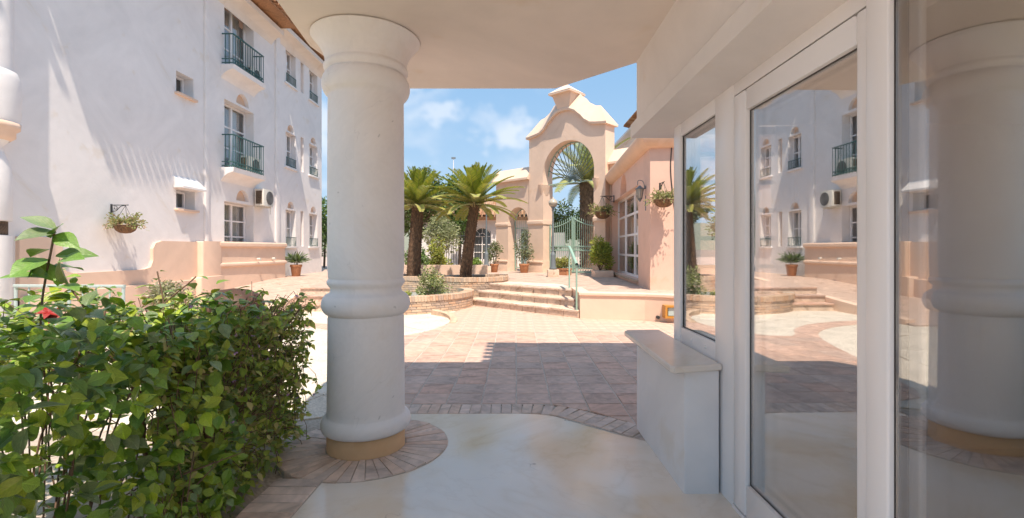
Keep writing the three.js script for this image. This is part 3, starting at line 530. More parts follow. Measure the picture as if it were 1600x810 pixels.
  const tl = (() => { const g = new THREE.CylinderGeometry(0.1, 0.085, 0.75, 10, 1, true, 0, Math.PI).toNonIndexed(); const h = new THREE.CylinderGeometry(0.086, 0.071, 0.75, 10, 1, true, 0, Math.PI).toNonIndexed(); g.rotateZ(Math.PI / 2); h.rotateZ(Math.PI / 2); const m = mergeGeometries([g, h]); m.rotateZ(-0.32); return m; })();
  for (let z = -2.2; z > -16.4; z -= 0.215) { const o = ov(z) - 0.28; part('roof_tile', tl, pick(M.roofTiles), roof).position.set(HX + o - 0.05, 9.27, z); }
  for (let z = -16.6; z > -20.8; z -= 0.215) part('roof_tile', tl, pick(M.roofTiles), roof).position.set(HX + 0.3, 9.61, z);
  for (let z = -5.7; z > -20.8; z -= 0.215) part('roof_tile', tl, pick(M.roofTiles), roof).position.set(HX - 0.35, 9.62 + (z < -16.5 ? 0.25 : 0), z);
  // peach base with a dip, pier and bay
  const o = [[-5.5, 0], [-21, 0]];
  const outline = [[-8.05, 0], [-8.05, 1.72], [-8.5, 1.72], [-8.72, 1.68], [-8.82, 1.55], [-8.82, 1.2], [-8.9, 1.09], [-9.05, 1.05], [-10.75, 1.05], [-10.95, 1.1], [-11.02, 1.25], [-11.02, 1.52], [-11.1, 1.65], [-11.3, 1.7], [-12.55, 1.7], [-12.55, 0]];
  part('base', wallX(HX + 0.07, 0.08, 0, 0, 0, 0, [], outline), M.peach, t);
  part('base_ledge', rbox(HX, HX + 0.2, 0.1, 0.72, -12.5, -8.05, 0.04), M.peach, t);
  part('pier', rbox(HX - 0.01, HX + 0.22, 0.2, 1.72, -13.35, -12.55, 0.04), M.peach, t);
  part('pier_foot', rbox(HX - 0.01, HX + 0.34, 0.1, 0.78, -13.3, -12.3, 0.04), M.peach, t);
  // the bay: a shallow bowed parapet with two mouldings
  const bow = off2 => { const p = [[HX - 0.02, -13.3]]; for (let i = 0; i <= 16; i++) { const u = i / 16; p.push([HX + 0.16 + off2 + 0.2 * Math.sin(Math.PI * u * 0.62), -13.25 - off2 * 0.2 - u * (3.5 - 0.2 * off2)]); } p.push([HX - 0.02, -16.78]); return p; };
  part('bay', prism(bow(0), 0.2, 1.6), M.peach, t);
  part('bay_cap', prism(bow(0.07), 1.56, 1.72, 0.045), M.peach, t);
  part('bay_moulding', prism(bow(0.06), 1.0, 1.12, 0.04), M.peach, t);
  for (const z of [-14.9, -15.8]) part('spotlight', mv(new THREE.CylinderGeometry(0.03, 0.045, 0.1, 10).rotateZ(Math.PI / 2).toNonIndexed(), HX + 0.42, 1.2, z), M.acWhite, t);
  // rounded turret at the near end
  const tz = [[0.1, 0.3], [0.33, 0.3], [0.33, 1.72], [0.26, 1.73], [0.26, 1.95], [0.33, 1.96], [0.335, 2.4], [0.32, 2.8], [0.24, 3.05], [0.22, 3.15], [0.3, 3.25], [0.36, 3.3], [0.36, 3.38], [0.41, 3.42], [0.42, 3.52], [0.4, 3.54], [0.43, 3.6], [0.44, 4.0], [0.43, 4.22], [0.39, 4.34], [0.35, 4.36], [0.35, 8.8], [0.1, 8.8]];
  const tu = part('turret', mv(lathe(tz, 40), HX, 0, -7.55), M.white, t);
  part('turret_trim', mv(lathe([[0.3, 3.24], [0.37, 3.3], [0.37, 3.39], [0.42, 3.43], [0.43, 3.52], [0.3, 3.55]], 40), HX + 0.004, 0, -7.55), M.peach, tu);
  const sl = []; for (let i = 0; i < 30; i++) { const a = i / 30 * Math.PI * 2; const g = bx(-0.012, 0.012, 1.735, 1.945, -0.03, 0.03); g.rotateY(-a); g.translate(HX + 0.27 * Math.cos(a), 0, -7.55 + 0.27 * Math.sin(a)); sl.push(g); }
  part('slatted_band', sl, M.wood, tu, true);
})();
function acUnit(label, pos, w, h, d) { // faces +x, length along z
  const t = thing('air_conditioner', label, 'air conditioner', pos, 0, 'air conditioners on the white house');
  part('casing', rbox(0, d, 0, h, -w, 0, 0.02), M.acWhite, t);
  const gr = part('fan_guard', [0.1, 0.15, 0.2].map(r => { const g = new THREE.TorusGeometry(r * h / 0.5, 0.008, 5, 20).toNonIndexed(); g.rotateY(Math.PI / 2); g.translate(d + 0.005, h / 2, -w * 0.62); return g; }), M.acDark, t, true);
  part('fan', (() => { const g = new THREE.CylinderGeometry(0.2 * h / 0.5, 0.2 * h / 0.5, 0.012, 20).toNonIndexed(); g.rotateZ(Math.PI / 2); g.translate(d, h / 2, -w * 0.62); return g; })(), M.acDark, gr);
  const l = []; for (let i = 0; i < 7; i++) l.push(bx(0.05 + i * (d - 0.1) / 7, 0.07 + i * (d - 0.1) / 7, 0.06, h - 0.06, -0.002, 0.012)); part('side_grille', l, M.wood, t, true);
  return t;
}
{
  const a = acUnit('white air conditioner on the wall under the lower balcony', [HX + 0.05, 2.9, -15.32], 0.6, 0.54, 0.3);
  part('bracket', [bx(-0.05, 0.28, -0.05, -0.005, -0.16, -0.12), bx(-0.05, 0.28, -0.05, -0.005, -0.5, -0.46), bar([0.25, -0.04, -0.5], [0.25, -0.25, -0.5], 0.012)], M.acWhite, a);
  acUnit('air conditioner standing on the middle floor balcony', [HX + 0.02, 3.851, -14.55], 0.7, 0.5, 0.26);
  acUnit('air conditioner standing on the top floor balcony', [HX + 0.02, 6.791, -14.75], 0.5, 0.36, 0.26);
}

// ---------------------------------------------------------------- gate arch
const GL = [0.57, -20.5], GA = -Math.atan2(0.684, 0.729);
const gpt = (s, y, n = 0) => new THREE.Vector3(GL[0] + 0.729 * s - 0.684 * n, y, GL[1] + 0.684 * s + 0.729 * n);
(function gate() {
  const t = thing('gate_arch', 'tall peach entrance arch with curved gable and small pyramid finial', 'gateway', [GL[0], TER, GL[1]], GA);
  const Y = y => y - TER;
  const gab = u => { const k = [[0, 6.25], [0.3, 6.29], [0.6, 6.34], [0.85, 6.48], [1.12, 6.75], [1.4, 6.98], [1.65, 7.08], [1.9, 7.1]]; u = u > 1.9 ? 3.8 - u : u; for (let i = 0; i < k.length - 1; i++) if (u <= k[i + 1][0]) return lerp(k[i][1], k[i + 1][1], sstep(0, 1, (u - k[i][0]) / (k[i + 1][0] - k[i][0])) * 0.5 + 0.5 * (u - k[i][0]) / (k[i + 1][0] - k[i][0])); return 7.1; };
  const th = 0.63, sc = 2.03, R = 1.27;
  const s = new THREE.Shape(); s.moveTo(0, -0.3); s.lineTo(sc - R + 0.02, -0.3);
  s.lineTo(sc - R + 0.02, Y(3.9)); s.lineTo(sc - R, Y(4.5)); s.absarc(sc, Y(4.57), R, Math.PI, 0, true); s.lineTo(sc + R, Y(4.5)); s.lineTo(sc + R - 0.02, Y(3.9)); s.lineTo(sc + R - 0.02, -0.3); s.lineTo(3.8, -0.3);
  s.lineTo(3.8, Y(gab(3.8))); for (let i = 1; i <= 40; i++) { const u = 3.8 - 3.8 * i / 40; s.lineTo(u, Y(gab(u))); }
  const g = extr(s, th, 0, 28); g.translate(0, 0, -th); part('wall', uvBox(g), M.gate, t);
  // hipped coping that follows the gable
  const N = 44, rows = []; for (let i = 0; i <= N; i++) { const u = -0.1 + 4.0 * i / N, uc = clamp(u, 0, 3.8), y = Y(gab(uc)), ur = clamp(u, 0.4, 3.4), yr = Y(gab(ur)) + 0.72; rows.push([[u, y - 0.06, 0.1], [u, y + 0.02, 0.12], [ur, yr, -th / 2], [u, y + 0.02, -th - 0.12], [u, y - 0.06, -th - 0.1]]); }
  const v = []; for (let i = 0; i < N; i++) for (let k = 0; k < 5; k++) { const a = rows[i][k], b = rows[i + 1][k], c = rows[i + 1][(k + 1) % 5], d = rows[i][(k + 1) % 5]; v.push(...a, ...b, ...c, ...a, ...c, ...d); }
  for (const r of [rows[0], rows[N]]) for (let k = 1; k < 4; k++) v.push(...r[0], ...r[k], ...r[k + 1]);
  let cg = new THREE.BufferGeometry(); cg.setAttribute('position', new THREE.Float32BufferAttribute(v, 3)); cg.computeVertexNormals(); cg = toCreasedNormals(cg, 0.7);
  part('coping', uvBox(cg), M.gate, t);
  // finial block
  const fb = new THREE.CylinderGeometry(0.66, 0.36, 0.66, 4, 1).toNonIndexed(); fb.rotateY(Math.PI / 4); fb.scale(1, 1, 0.8); fb.translate(1.9, Y(7.36), -0.14); fb.computeVertexNormals();
  const fin = part('finial', uvBox(fb), M.gate, t);
  const cap = new THREE.ConeGeometry(0.76, 0.4, 4).toNonIndexed(); cap.rotateY(Math.PI / 4); cap.translate(1.9, Y(7.95), -0.14); cap.computeVertexNormals();
  part('finial_cap', [uvBox(cap), bx(1.9 - 0.53, 1.9 + 0.53, Y(7.68), Y(7.75), -0.67, 0.39)], M.gate, fin);
  // impost blocks and plinths
  for (const x of [sc - R, sc + R]) { const q = new THREE.CylinderGeometry(0.24, 0.14, 0.42, 20).toNonIndexed(); q.scale(0.8, 1, 1.6); q.translate(x - Math.sign(x - sc) * -0.08, Y(3.98), -0.22); part('impost', uvBox(q), M.gate, t); }
  for (const [a, b] of [[-0.1, sc - R + 0.05], [sc + R - 0.05, 3.83]]) { part('band', rbox(a, b, Y(2.55), Y(2.72), -th - 0.03, 0.05, 0.03), M.gate, t); part('plinth', rbox(a, b, -0.2, Y(0.92), -th - 0.04, 0.06, 0.02), M.gate, t); part('plinth_band', rbox(a, b, Y(0.92), Y(1.02), -th - 0.06, 0.09, 0.03), M.gate, t); }
  // left wing with the small arch
  const w = thing('gate_wing', 'lower peach wall with a small arched opening beside the gate arch', 'wall', [GL[0], TER, GL[1]], GA);
  const s2 = new THREE.Shape(); s2.moveTo(-2.06, -0.3); s2.lineTo(-1.29, -0.3); s2.lineTo(-1.29, Y(2.75)); s2.absarc(-0.695, Y(2.75), 0.595, Math.PI, 0, true); s2.lineTo(-0.1, -0.3); s2.lineTo(-0.002, -0.3); s2.lineTo(-0.002, Y(4.56)); s2.lineTo(-2.06, Y(4.56));
  const g2 = extr(s2, 0.55, 0, 24); g2.translate(0, 0, -0.59); part('wall', uvBox(g2), M.gate, w);
  const s3 = new THREE.Shape([[0.14, 4.5], [0.14, 4.58], [-0.29, 5.1], [-0.72, 4.58], [-0.72, 4.5]].map(([a, b]) => new THREE.Vector2(-a, Y(b)))); const g3 = extr(s3, 2.2); g3.rotateY(Math.PI / 2); g3.translate(-2.2, 0, 0); part('coping', uvBox(g3), M.gate, w);
  for (const [a, b] of [[-2.1, -1.27]]) { part('band', rbox(a, b, Y(2.55), Y(2.7), -0.6, 0.0, 0.03), M.gate, w); part('plinth', rbox(a, b, -0.2, Y(0.92), -0.62, 0.02, 0.02), M.gate, w); part('plinth_band', rbox(a, b, Y(0.92), Y(1.02), -0.64, 0.05, 0.03), M.gate, w); }
  const w2 = thing('gate_wing', 'plain low peach wall between the gate arch and the pink building', 'wall', [GL[0], TER, GL[1]], GA);
  part('wall', bx(3.802, 6.2, -0.3, Y(4.75), -0.85, -0.3), M.gate, w2);
  const g4 = extr(s3, 2.4); g4.rotateY(Math.PI / 2); g4.translate(3.804, 0.2, -0.28); part('coping', uvBox(g4), M.gate, w2);
  // fan grille in the arch head
  const f = thing('fan_grille', 'semicircular grille of radiating grey-green bars in the arch head', 'grille', [GL[0], TER, GL[1]], GA);
  const hub = [sc, Y(4.2)], fz = -0.35;
  part('hoop', (() => { const q = new THREE.TorusGeometry(R - 0.03, 0.022, 6, 40, Math.PI).toNonIndexed(); q.translate(sc, Y(4.57), fz); return q; })(), M.paleGreen, f);
  part('cross_bar', bar([sc - R + 0.03, Y(4.2), fz], [sc + R - 0.03, Y(4.2), fz], 0.02), M.paleGreen, f);
  for (let i = 1; i < 17; i++) { const a = Math.PI * i / 17, e = [sc + (R - 0.03) * Math.cos(a), Y(4.57) + (R - 0.03) * Math.sin(a), fz]; part('radial_bar', bar([hub[0] + 0.12 * Math.cos(a), hub[1] + 0.12 * Math.sin(a), fz], e, 0.017, 5), M.greyGreen, f); }
  // double gate
  const m = thing('double_gate', 'pale green iron double gate with swept top rails under the tall arch', 'gate', [GL[0], TER, GL[1]], GA);
  const gz = -0.4, x0 = sc - R + 0.07, x1 = sc + R - 0.07;
  for (const sgn of [-1, 1]) {
    const xa = sgn < 0 ? x0 : x1, topY = x => { const u = (x - xa) / (sc - xa); return Y(2.42 + 0.34 * u * u); };
    const pts = []; for (let i = 0; i <= 10; i++) { const x = lerp(xa, sc - 0.03 * -sgn, i / 10); pts.push([x, topY(x), gz]); }
    const leaf = part('gate_leaf', [tube(pts, 0.02, 16, 6), bar([xa, 0.05, gz], [xa, topY(xa) + 0.1, gz], 0.03), bar([sc + sgn * 0.035, 0.05, gz], [sc + sgn * 0.035, topY(sc) + 0.05, gz], 0.03)], M.paleGreen, m);
    for (const y of [0.06, 0.22, Y(1.45), Y(1.62)]) part('rail', rbox(Math.min(xa, sc), Math.max(xa, sc), y - 0.02, y + 0.02, gz - 0.02, gz + 0.02, 0.004), M.paleGreen, leaf);
    for (let i = 1; i < 12; i++) { const x = lerp(xa, sc, i / 12); part('picket', [bar([x, 0.24, gz], [x, topY(x) + 0.1, gz], 0.011, 5), bar([x, topY(x) + 0.1, gz], [x, topY(x) + 0.19, gz], 0.017, 5, 0.001)], M.paleGreen, leaf); }
    const sc2 = []; for (let i = 0; i < 10; i++) for (const y of [0.14, Y(1.535)]) { const q = new THREE.TorusGeometry(0.055, 0.009, 4, 10).toNonIndexed(); q.translate(lerp(xa, sc, (i + 0.5) / 10), y, gz); sc2.push(q); }
    part('scroll_band', sc2, M.paleGreen, leaf, true);
  }
  single('white_notice', (() => { const q = bx(0.2, 0.8, Y(1.64), Y(2.2), gz - 0.05, gz - 0.035); q.rotateY(0); return q; })(), mat([0.75, 0.75, 0.74], 0.8), 'blank white panel fixed behind the bars of the gate', 'notice').position.set(GL[0], TER, GL[1]);
  const wn = scene.children[scene.children.length - 1]; wn.rotation.y = GA; wn.position.copy(gpt(0.76, TER, 0));
  // small side gate inside the small arch
  const sg = thing('side_gate', 'narrow pale green iron gate standing in the small arch', 'gate', [GL[0], TER, GL[1]], GA);
  part('gate_frame', [bar([-1.24, 0.02, -0.45], [-1.24, Y(2.75), -0.45], 0.025), bar([-0.16, 0.02, -0.45], [-0.16, Y(2.75), -0.45], 0.025), bar([-1.24, 0.15, -0.45], [-0.16, 0.15, -0.45], 0.02), bar([-1.24, Y(1.5), -0.45], [-0.16, Y(1.5), -0.45], 0.02), bar([-1.24, Y(2.45), -0.45], [-0.16, Y(2.45), -0.45], 0.02), (() => { const q = new THREE.TorusGeometry(0.54, 0.02, 5, 24, Math.PI).toNonIndexed(); q.translate(-0.7, Y(2.75), -0.45); return q; })()], M.paleGreen, sg);
  for (let i = 1; i < 9; i++) { const x = lerp(-1.24, -0.16, i / 9); part('picket', bar([x, 0.15, -0.45], [x, Y(2.75) + Math.sqrt(Math.max(0, 0.54 ** 2 - (x + 0.7) ** 2)), -0.45], 0.01, 5), M.paleGreen, sg); }
})();

// ---------------------------------------------------------------- pink building on the right
(function pink() {
  const A = [3.22, -11.5], B = [3.72, -20.2], ang = Math.atan2(B[0] - A[0], -(B[1] - A[1]));
  const t = thing('pink_building', 'single-storey pink building with rounded coping and a tall white window', 'building', [A[0], TER, A[1]], -ang);
  // local: z runs along the wall (0 at the near corner, negative away), x into the building; the long wall faces -x
  const L = 8.6, H = 3.55;
  const wz0 = -1.45, wz1 = -6.3, wy0 = 0.14, wy1 = 2.72;
  const s = new THREE.Shape([[0, -0.3], [L, -0.3], [L, H], [0, H]].map(q => new THREE.Vector2(...q)));
  s.holes.push(new THREE.Path([[-wz0, wy0], [-wz1, wy0], [-wz1, wy1], [-wz0, wy1]].map(q => new THREE.Vector2(...q))));
  const lz = (wz0 + wz1) / 2; s.holes.push(new THREE.Path(arc(-lz, wy1 + 0.02, 0.62).map(q => new THREE.Vector2(...q))));
  const g = extr(s, 0.4); g.rotateY(Math.PI / 2); part('wall', [uvBox(g), bx(0.4, 6, -0.3, H, -0.4, 0), bx(0.4, 6, -0.3, H, -L, -L + 0.4)], M.pink, t);
  part('lunette', (() => { const q = extr(new THREE.Shape(arc(-lz, wy1, 0.64).map(k => new THREE.Vector2(...k))), 0.1); q.rotateY(Math.PI / 2); q.translate(0.18, 0, 0); return uvBox(q); })(), M.pink, t);
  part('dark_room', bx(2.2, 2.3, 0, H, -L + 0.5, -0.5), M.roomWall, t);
  // coping profile swept along both walls
  const prof = [[0.02, H - 0.16], [-0.1, H - 0.13], [-0.2, H - 0.02], [-0.26, H + 0.1], [-0.24, H + 0.2], [-0.12, H + 0.3], [0.1, H + 0.45], [0.45, H + 0.72], [0.6, H + 0.72], [0.6, H - 0.16]];
  const v = [], path = [[-1, 0, -L], [-1, 0, 0], [6, 0, 0]];
  const ringAt = k => prof.map(([o, y]) => k === 0 ? [o, y, -L] : k === 1 ? [o, y, -o] : [6, y, -o]);
  for (let k = 0; k < 2; k++) { const a = ringAt(k), b = ringAt(k + 1); for (let i = 0; i < prof.length; i++) { const j = (i + 1) % prof.length; v.push(...a[i], ...b[j], ...b[i], ...a[i], ...a[j], ...b[j]); } }
  { const a = ringAt(0); for (let i = 1; i < prof.length - 1; i++) v.push(...a[0], ...a[i + 1], ...a[i]); }
  let cg = new THREE.BufferGeometry(); cg.setAttribute('position', new THREE.Float32BufferAttribute(v, 3)); cg.computeVertexNormals(); cg = toCreasedNormals(cg, 0.8);
  part('coping', uvBox(cg), M.peachDeep, t);
  part('roof', bx(0.6, 6, H + 0.3, H + 0.4, -L, -0.6), M.roofTiles[0], t);
  // tall window of three by four panes with white bars
  const f = part('window', [rbox(0.2, 0.26, wy0, wy1, wz1, wz1 + 0.07), rbox(0.2, 0.26, wy0, wy1, wz0 - 0.07, wz0), rbox(0.2, 0.26, wy1 - 0.07, wy1, wz1 + 0.07, wz0 - 0.07), rbox(0.2, 0.26, wy0, wy0 + 0.07, wz1 + 0.07, wz0 - 0.07)], M.pvc, t);
  const cols = 3, rows = 4;
  for (let c = 1; c < cols; c++) { const z = lerp(wz0, wz1, c / cols); part('glazing_bar', rbox(0.195, 0.255, wy0 + 0.07, wy1 - 0.07, z - 0.04, z + 0.04, 0.006), M.pvc, f); }
  for (let r = 1; r < rows; r++) part('glazing_bar', rbox(0.205, 0.25, lerp(wy0, wy1, r / rows) - 0.035, lerp(wy0, wy1, r / rows) + 0.035, wz1 + 0.07, wz0 - 0.07, 0.006), M.pvc, f);
  for (let c = 0; c < cols; c++) for (let r = 0; r < rows; r++) part('pane', bx(0.225, 0.23, lerp(wy0, wy1, r / rows) + 0.04, lerp(wy0, wy1, (r + 1) / rows) - 0.04, lerp(wz0, wz1, (c + 1) / cols) + 0.045, lerp(wz0, wz1, c / cols) - 0.045), M.glass, f);
  part('curtain', (() => { const q = []; for (let i = 0; i < 30; i++) if (i % 12 < 9) q.push(bx(0.5 + 0.03 * (i % 2), 0.52 + 0.03 * (i % 2), 0.1, 2.6, wz0 - (i + 1) * 0.16, wz0 - i * 0.16)); return q; })(), M.curtain, f);
  part('sill', [rbox(-0.06, 0.2, wy0 - 0.06, wy0 - 0.002, wz1 - 0.05, wz0 + 0.05, 0.01)], M.bricks[2], t);
  // cable down the end wall
  part('cable', tube([[0.5, 3.4, 0.012], [0.48, 2.9, 0.012], [0.53, 2.3, 0.012], [0.62, 1.7, 0.012], [0.7, 1.5, 0.012]], 0.012, 20, 5), M.iron, t);
  const w = f.getWorldPosition(new THREE.Vector3());
  single('window_notice', bx(0.16, 0.165, 1.1, 1.65, wz0 - 0.95, wz0 - 0.72), mat([0.75, 0.74, 0.72], 0.8), 'small white paper notice hung on the tall pink-house window', 'notice').position.set(A[0], TER, A[1]);
  scene.children[scene.children.length - 1].rotation.y = -ang;
  // wall lantern on the long wall
  const lan = thing('wall_lantern', 'grey metal wall lantern beside the tall window of the pink building', 'lantern', [A[0], TER + 0.75, A[1]], -ang); lan.scale.setScalar(0.68);
  const lp = [-0.22, 2.35, -0.7];
  part('bracket', [bar([0, lp[1] + 0.25, lp[2]], [-0.06, lp[1] + 0.25, lp[2]], 0.06, 10), tube([[-0.03, lp[1] + 0.2, lp[2]], [-0.12, lp[1] + 0.48, lp[2]], [-0.28, lp[1] + 0.5, lp[2]], [-0.3, lp[1] + 0.34, lp[2]]], 0.014, 14, 6), bar([0, lp[1] - 0.6, lp[2]], [0, lp[1] - 0.05, lp[2]], 0.03)], M.greyPost, lan);
  part('lamp_hood', mv(lathe([[0.02, 0.12], [0.05, 0.1], [0.1, 0.05], [0.17, 0.01], [0.17, -0.02], [0.02, -0.02]].reverse(), 8), lp[0], lp[1] + 0.2, lp[2]), M.greyPost, lan);
  part('lamp_glass', mv(lathe([[0.01, -0.34], [0.08, -0.34], [0.135, 0], [0.01, 0]], 8), lp[0], lp[1] + 0.18, lp[2]), M.lampGlass, lan);
  part('lamp_base', mv(lathe([[0.005, -0.12], [0.03, -0.1], [0.06, -0.04], [0.1, -0.01], [0.01, 0]], 8), lp[0], lp[1] - 0.16, lp[2]), M.greyPost, lan);
  for (let k = 0; k < 8; k++) { const a = k / 8 * 2 * Math.PI; part('lamp_rib', bar([lp[0] + 0.083 * Math.cos(a), lp[1] - 0.16, lp[2] + 0.083 * Math.sin(a)], [lp[0] + 0.14 * Math.cos(a), lp[1] + 0.18, lp[2] + 0.14 * Math.sin(a)], 0.008, 4), M.greyPost, lan); }
})();
// tiled eave of a taller house behind the pink building
(function backEave() {
  const t = thing('tiled_roof_house', 'tiled eave tip of a white house showing beside the porch beam', 'building', [6.4, TER, -23.5]);
  part('wall', bx(0.4, 7, -0.3, 7.5, -8, 0), M.white, t);
  const r = part('roof', bx(-0.2, 7.4, 7.5, 7.62, -8.4, 0.5), M.white, t);
  const tl = new THREE.CylinderGeometry(0.12, 0.1, 0.6, 10, 1, true, 0, Math.PI).toNonIndexed(); tl.rotateZ(Math.PI / 2); tl.rotateZ(-0.25);
  for (let z = 0.4; z > -3; z -= 0.26) part('roof_tile', tl, pick(M.roofTiles), r).position.set(-0.15, 7.7, z);
  for (let k = 0; k < 8; k++) { const p = part('roof_tile', tl, pick(M.roofTiles), r); p.rotation.y = Math.PI / 2; p.position.set(-0.05 + k * 0.26, 7.7, 0.4); }
})();
// white house beyond the garden, with a tiled roof and a fanlit window
(function farHouse() {
  const t = thing('garden_house', 'low white house with tiled roof behind the cycads and lamp post', 'building', [-1.9, TER, -27]);
  const s = new THREE.Shape([[-4, -0.3], [3.5, -0.3], [3.5, 2.75], [-4, 2.75]].map(q => new THREE.Vector2(...q)));
  s.holes.push(new THREE.Path([[-0.52, 0.35], [0.52, 0.35], [0.52, 1.7], ...arc(0, 1.7, 0.52).map(q => q)].map(q => new THREE.Vector2(...q))), new THREE.Path([[2.2, 0.1], [3.4, 0.1], [3.4, 2.1], [2.2, 2.1]].map(q => new THREE.Vector2(...q))));
  const g = extr(s, 0.3); g.translate(0, 0, -0.3); part('wall', uvBox(g), M.white, t); part('rear', bx(-4, 3.5, -0.3, 2.7, -1.6, -1.5), M.roomWall, t);
  const f = part('window', [rbox(-0.52, -0.46, 0.35, 1.7, -0.2, -0.12), rbox(0.46, 0.52, 0.35, 1.7, -0.2, -0.12), rbox(-0.03, 0.03, 0.35, 1.7, -0.2, -0.12), rbox(-0.52, 0.52, 1.68, 1.75, -0.22, -0.1), rbox(-0.52, 0.52, 0.35, 0.41, -0.2, -0.12), (() => { const q = new THREE.TorusGeometry(0.49, 0.03, 5, 20, Math.PI).toNonIndexed(); q.translate(0, 1.7, -0.16); return q; })(), (() => { const q = new THREE.TorusGeometry(0.18, 0.025, 5, 14, Math.PI).toNonIndexed(); q.translate(0, 1.7, -0.16); return q; })()], M.pvc, t);
  for (const y of [0.8, 1.24]) part('glazing_bar', rbox(-0.46, 0.46, y - 0.025, y + 0.025, -0.19, -0.13, 0.004), M.pvc, f);
  for (const a of [0.79, 1.57, 2.36]) part('glazing_bar', bar([0.18 * Math.cos(a), 1.7 + 0.18 * Math.sin(a), -0.16], [0.48 * Math.cos(a), 1.7 + 0.48 * Math.sin(a), -0.16], 0.018, 4), M.pvc, f);
  part('pane', bx(-0.5, 0.5, 0.38, 2.2, -0.165, -0.155), M.darkGlass, f);
  const d = part('door', rbox(2.22, 3.38, 0.1, 2.08, -0.2, -0.12), mat([0.35, 0.5, 0.5], 0.5), t); part('pane', bx(2.4, 3.2, 0.9, 1.9, -0.115, -0.105), M.darkGlass, d);
  part('downpipe', bar([0.95, 0, 0.06], [0.95, 2.3, 0.06], 0.05, 8), M.pvc, t);
  part('shutter', bx(1.15, 1.3, 0.4, 2.4, 0.0, 0.04), mat([0.1, 0.35, 0.28], 0.6), t);
  part('cornice', rbox(-4.1, 3.6, 2.6, 2.8, -0.1, 0.16, 0.04), M.peach, t);
  const rs = new THREE.Shape([[0.45, 2.78], [-3.5, 4.2], [-3.5, 4.0], [0.3, 2.6]].map(q => new THREE.Vector2(...q))); const rg = extr(rs, 7.8); rg.rotateY(-Math.PI / 2); rg.translate(3.65, 0, 0);
  const r = part('roof', uvBox(rg), M.roofTiles[3], t);
  const tl = new THREE.CylinderGeometry(0.1, 0.085, 0.62, 8, 1, true, 0, Math.PI).toNonIndexed(); tl.rotateY(0); tl.rotateX(Math.PI / 2); tl.rotateZ(0); tl.rotateX(0.35);
  const tl2 = new THREE.CylinderGeometry(0.1, 0.085, 0.62, 8, 1, true, -Math.PI / 2, Math.PI).toNonIndexed(); tl2.rotateX(-Math.PI / 2); tl2.rotateX(0.345);
  for (let i = 0; i < 22; i++) for (let k = 0; k < 5; k++) part('roof_tile', tl2, pick(M.roofTiles.concat([M.roofTiles[3], M.roofTiles[3]])), r).position.set(-1.5 + i * 0.235, 2.92 + k * 0.19, 0.3 - k * 0.53);
})();
// ---------------------------------------------------------------- vegetation tools
// collects leaves (folded, curved blades) into one geometry with a colour per leaf
class Leaves {
  constructor() { this.p = []; this.c = []; this.u = []; }
  tri(a, b, c, k, ua = [0, 0.5], ub = ua, uc = ua) { this.p.push(...a, ...b, ...c); for (let i = 0; i < 3; i++) this.c.push(...k); this.u.push(...ua, ...ub, ...uc); }
  // blade from o along d (unit), face normal n; L long, W wide; segs of outline
  blade(o, d, n, L, W, k, prof = [0, 0.85, 1, 0.7, 0], fold = 0.25, curl = 0.25) {
    const s = [d[1] * n[2] - d[2] * n[1], d[2] * n[0] - d[0] * n[2], d[0] * n[1] - d[1] * n[0]], m = prof.length - 1;
    const at = (t, w) => { const c = -curl * t * t * L + fold * Math.abs(w) * W; return [0, 1, 2].map(i => o[i] + d[i] * t * L + s[i] * w * W + n[i] * c); };
    for (let i = 0; i < m; i++) {
      const t0 = i / m, t1 = (i + 1) / m, a = at(t0, 0), b = at(t1, 0);
      for (const q of [-0.5, 0.5]) { const c = at(t0, q * prof[i]), e = at(t1, q * prof[i + 1]); const ua = [t0, 0.5], ub = [t1, 0.5], uc = [t0, 0.5 + q * prof[i]], ue = [t1, 0.5 + q * prof[i + 1]]; if (prof[i] > 0) this.tri(a, c, b, k, ua, uc, ub); if (prof[i + 1] > 0) this.tri(prof[i] > 0 ? c : a, e, b, k, prof[i] > 0 ? uc : ua, ue, ub); }
    }
  }
  geo(smoothN) { const g = new THREE.BufferGeometry(); g.setAttribute('position', new THREE.Float32BufferAttribute(this.p, 3)); g.setAttribute('color', new THREE.Float32BufferAttribute(this.c, 3)); g.setAttribute('uv', new THREE.Float32BufferAttribute(this.u, 2)); g.computeVertexNormals(); return g; }
}
const unit = v => { const l = Math.hypot(...v) || 1; return v.map(x => x / l); };
const rdir = () => { const z = rr(-1, 1), a = rr(0, 6.283), r = Math.sqrt(1 - z * z); return [r * Math.cos(a), z, r * Math.sin(a)]; };
const perp = d => { let v = rdir(); const k = v[0] * d[0] + v[1] * d[1] + v[2] * d[2]; return unit([v[0] - d[0] * k, v[1] - d[1] * k, v[2] - d[2] * k]); };
const mixc = (a, b, t) => a.map((x, i) => lerp(x, b[i], t));
const vary = (cols, s = 0.25) => { const k = 1 + rr(-s, s); return pick(cols).map(x => x * k); };
const OV = [0, 0.75, 1, 0.82, 0.45, 0], DI = [0, 1, 0];
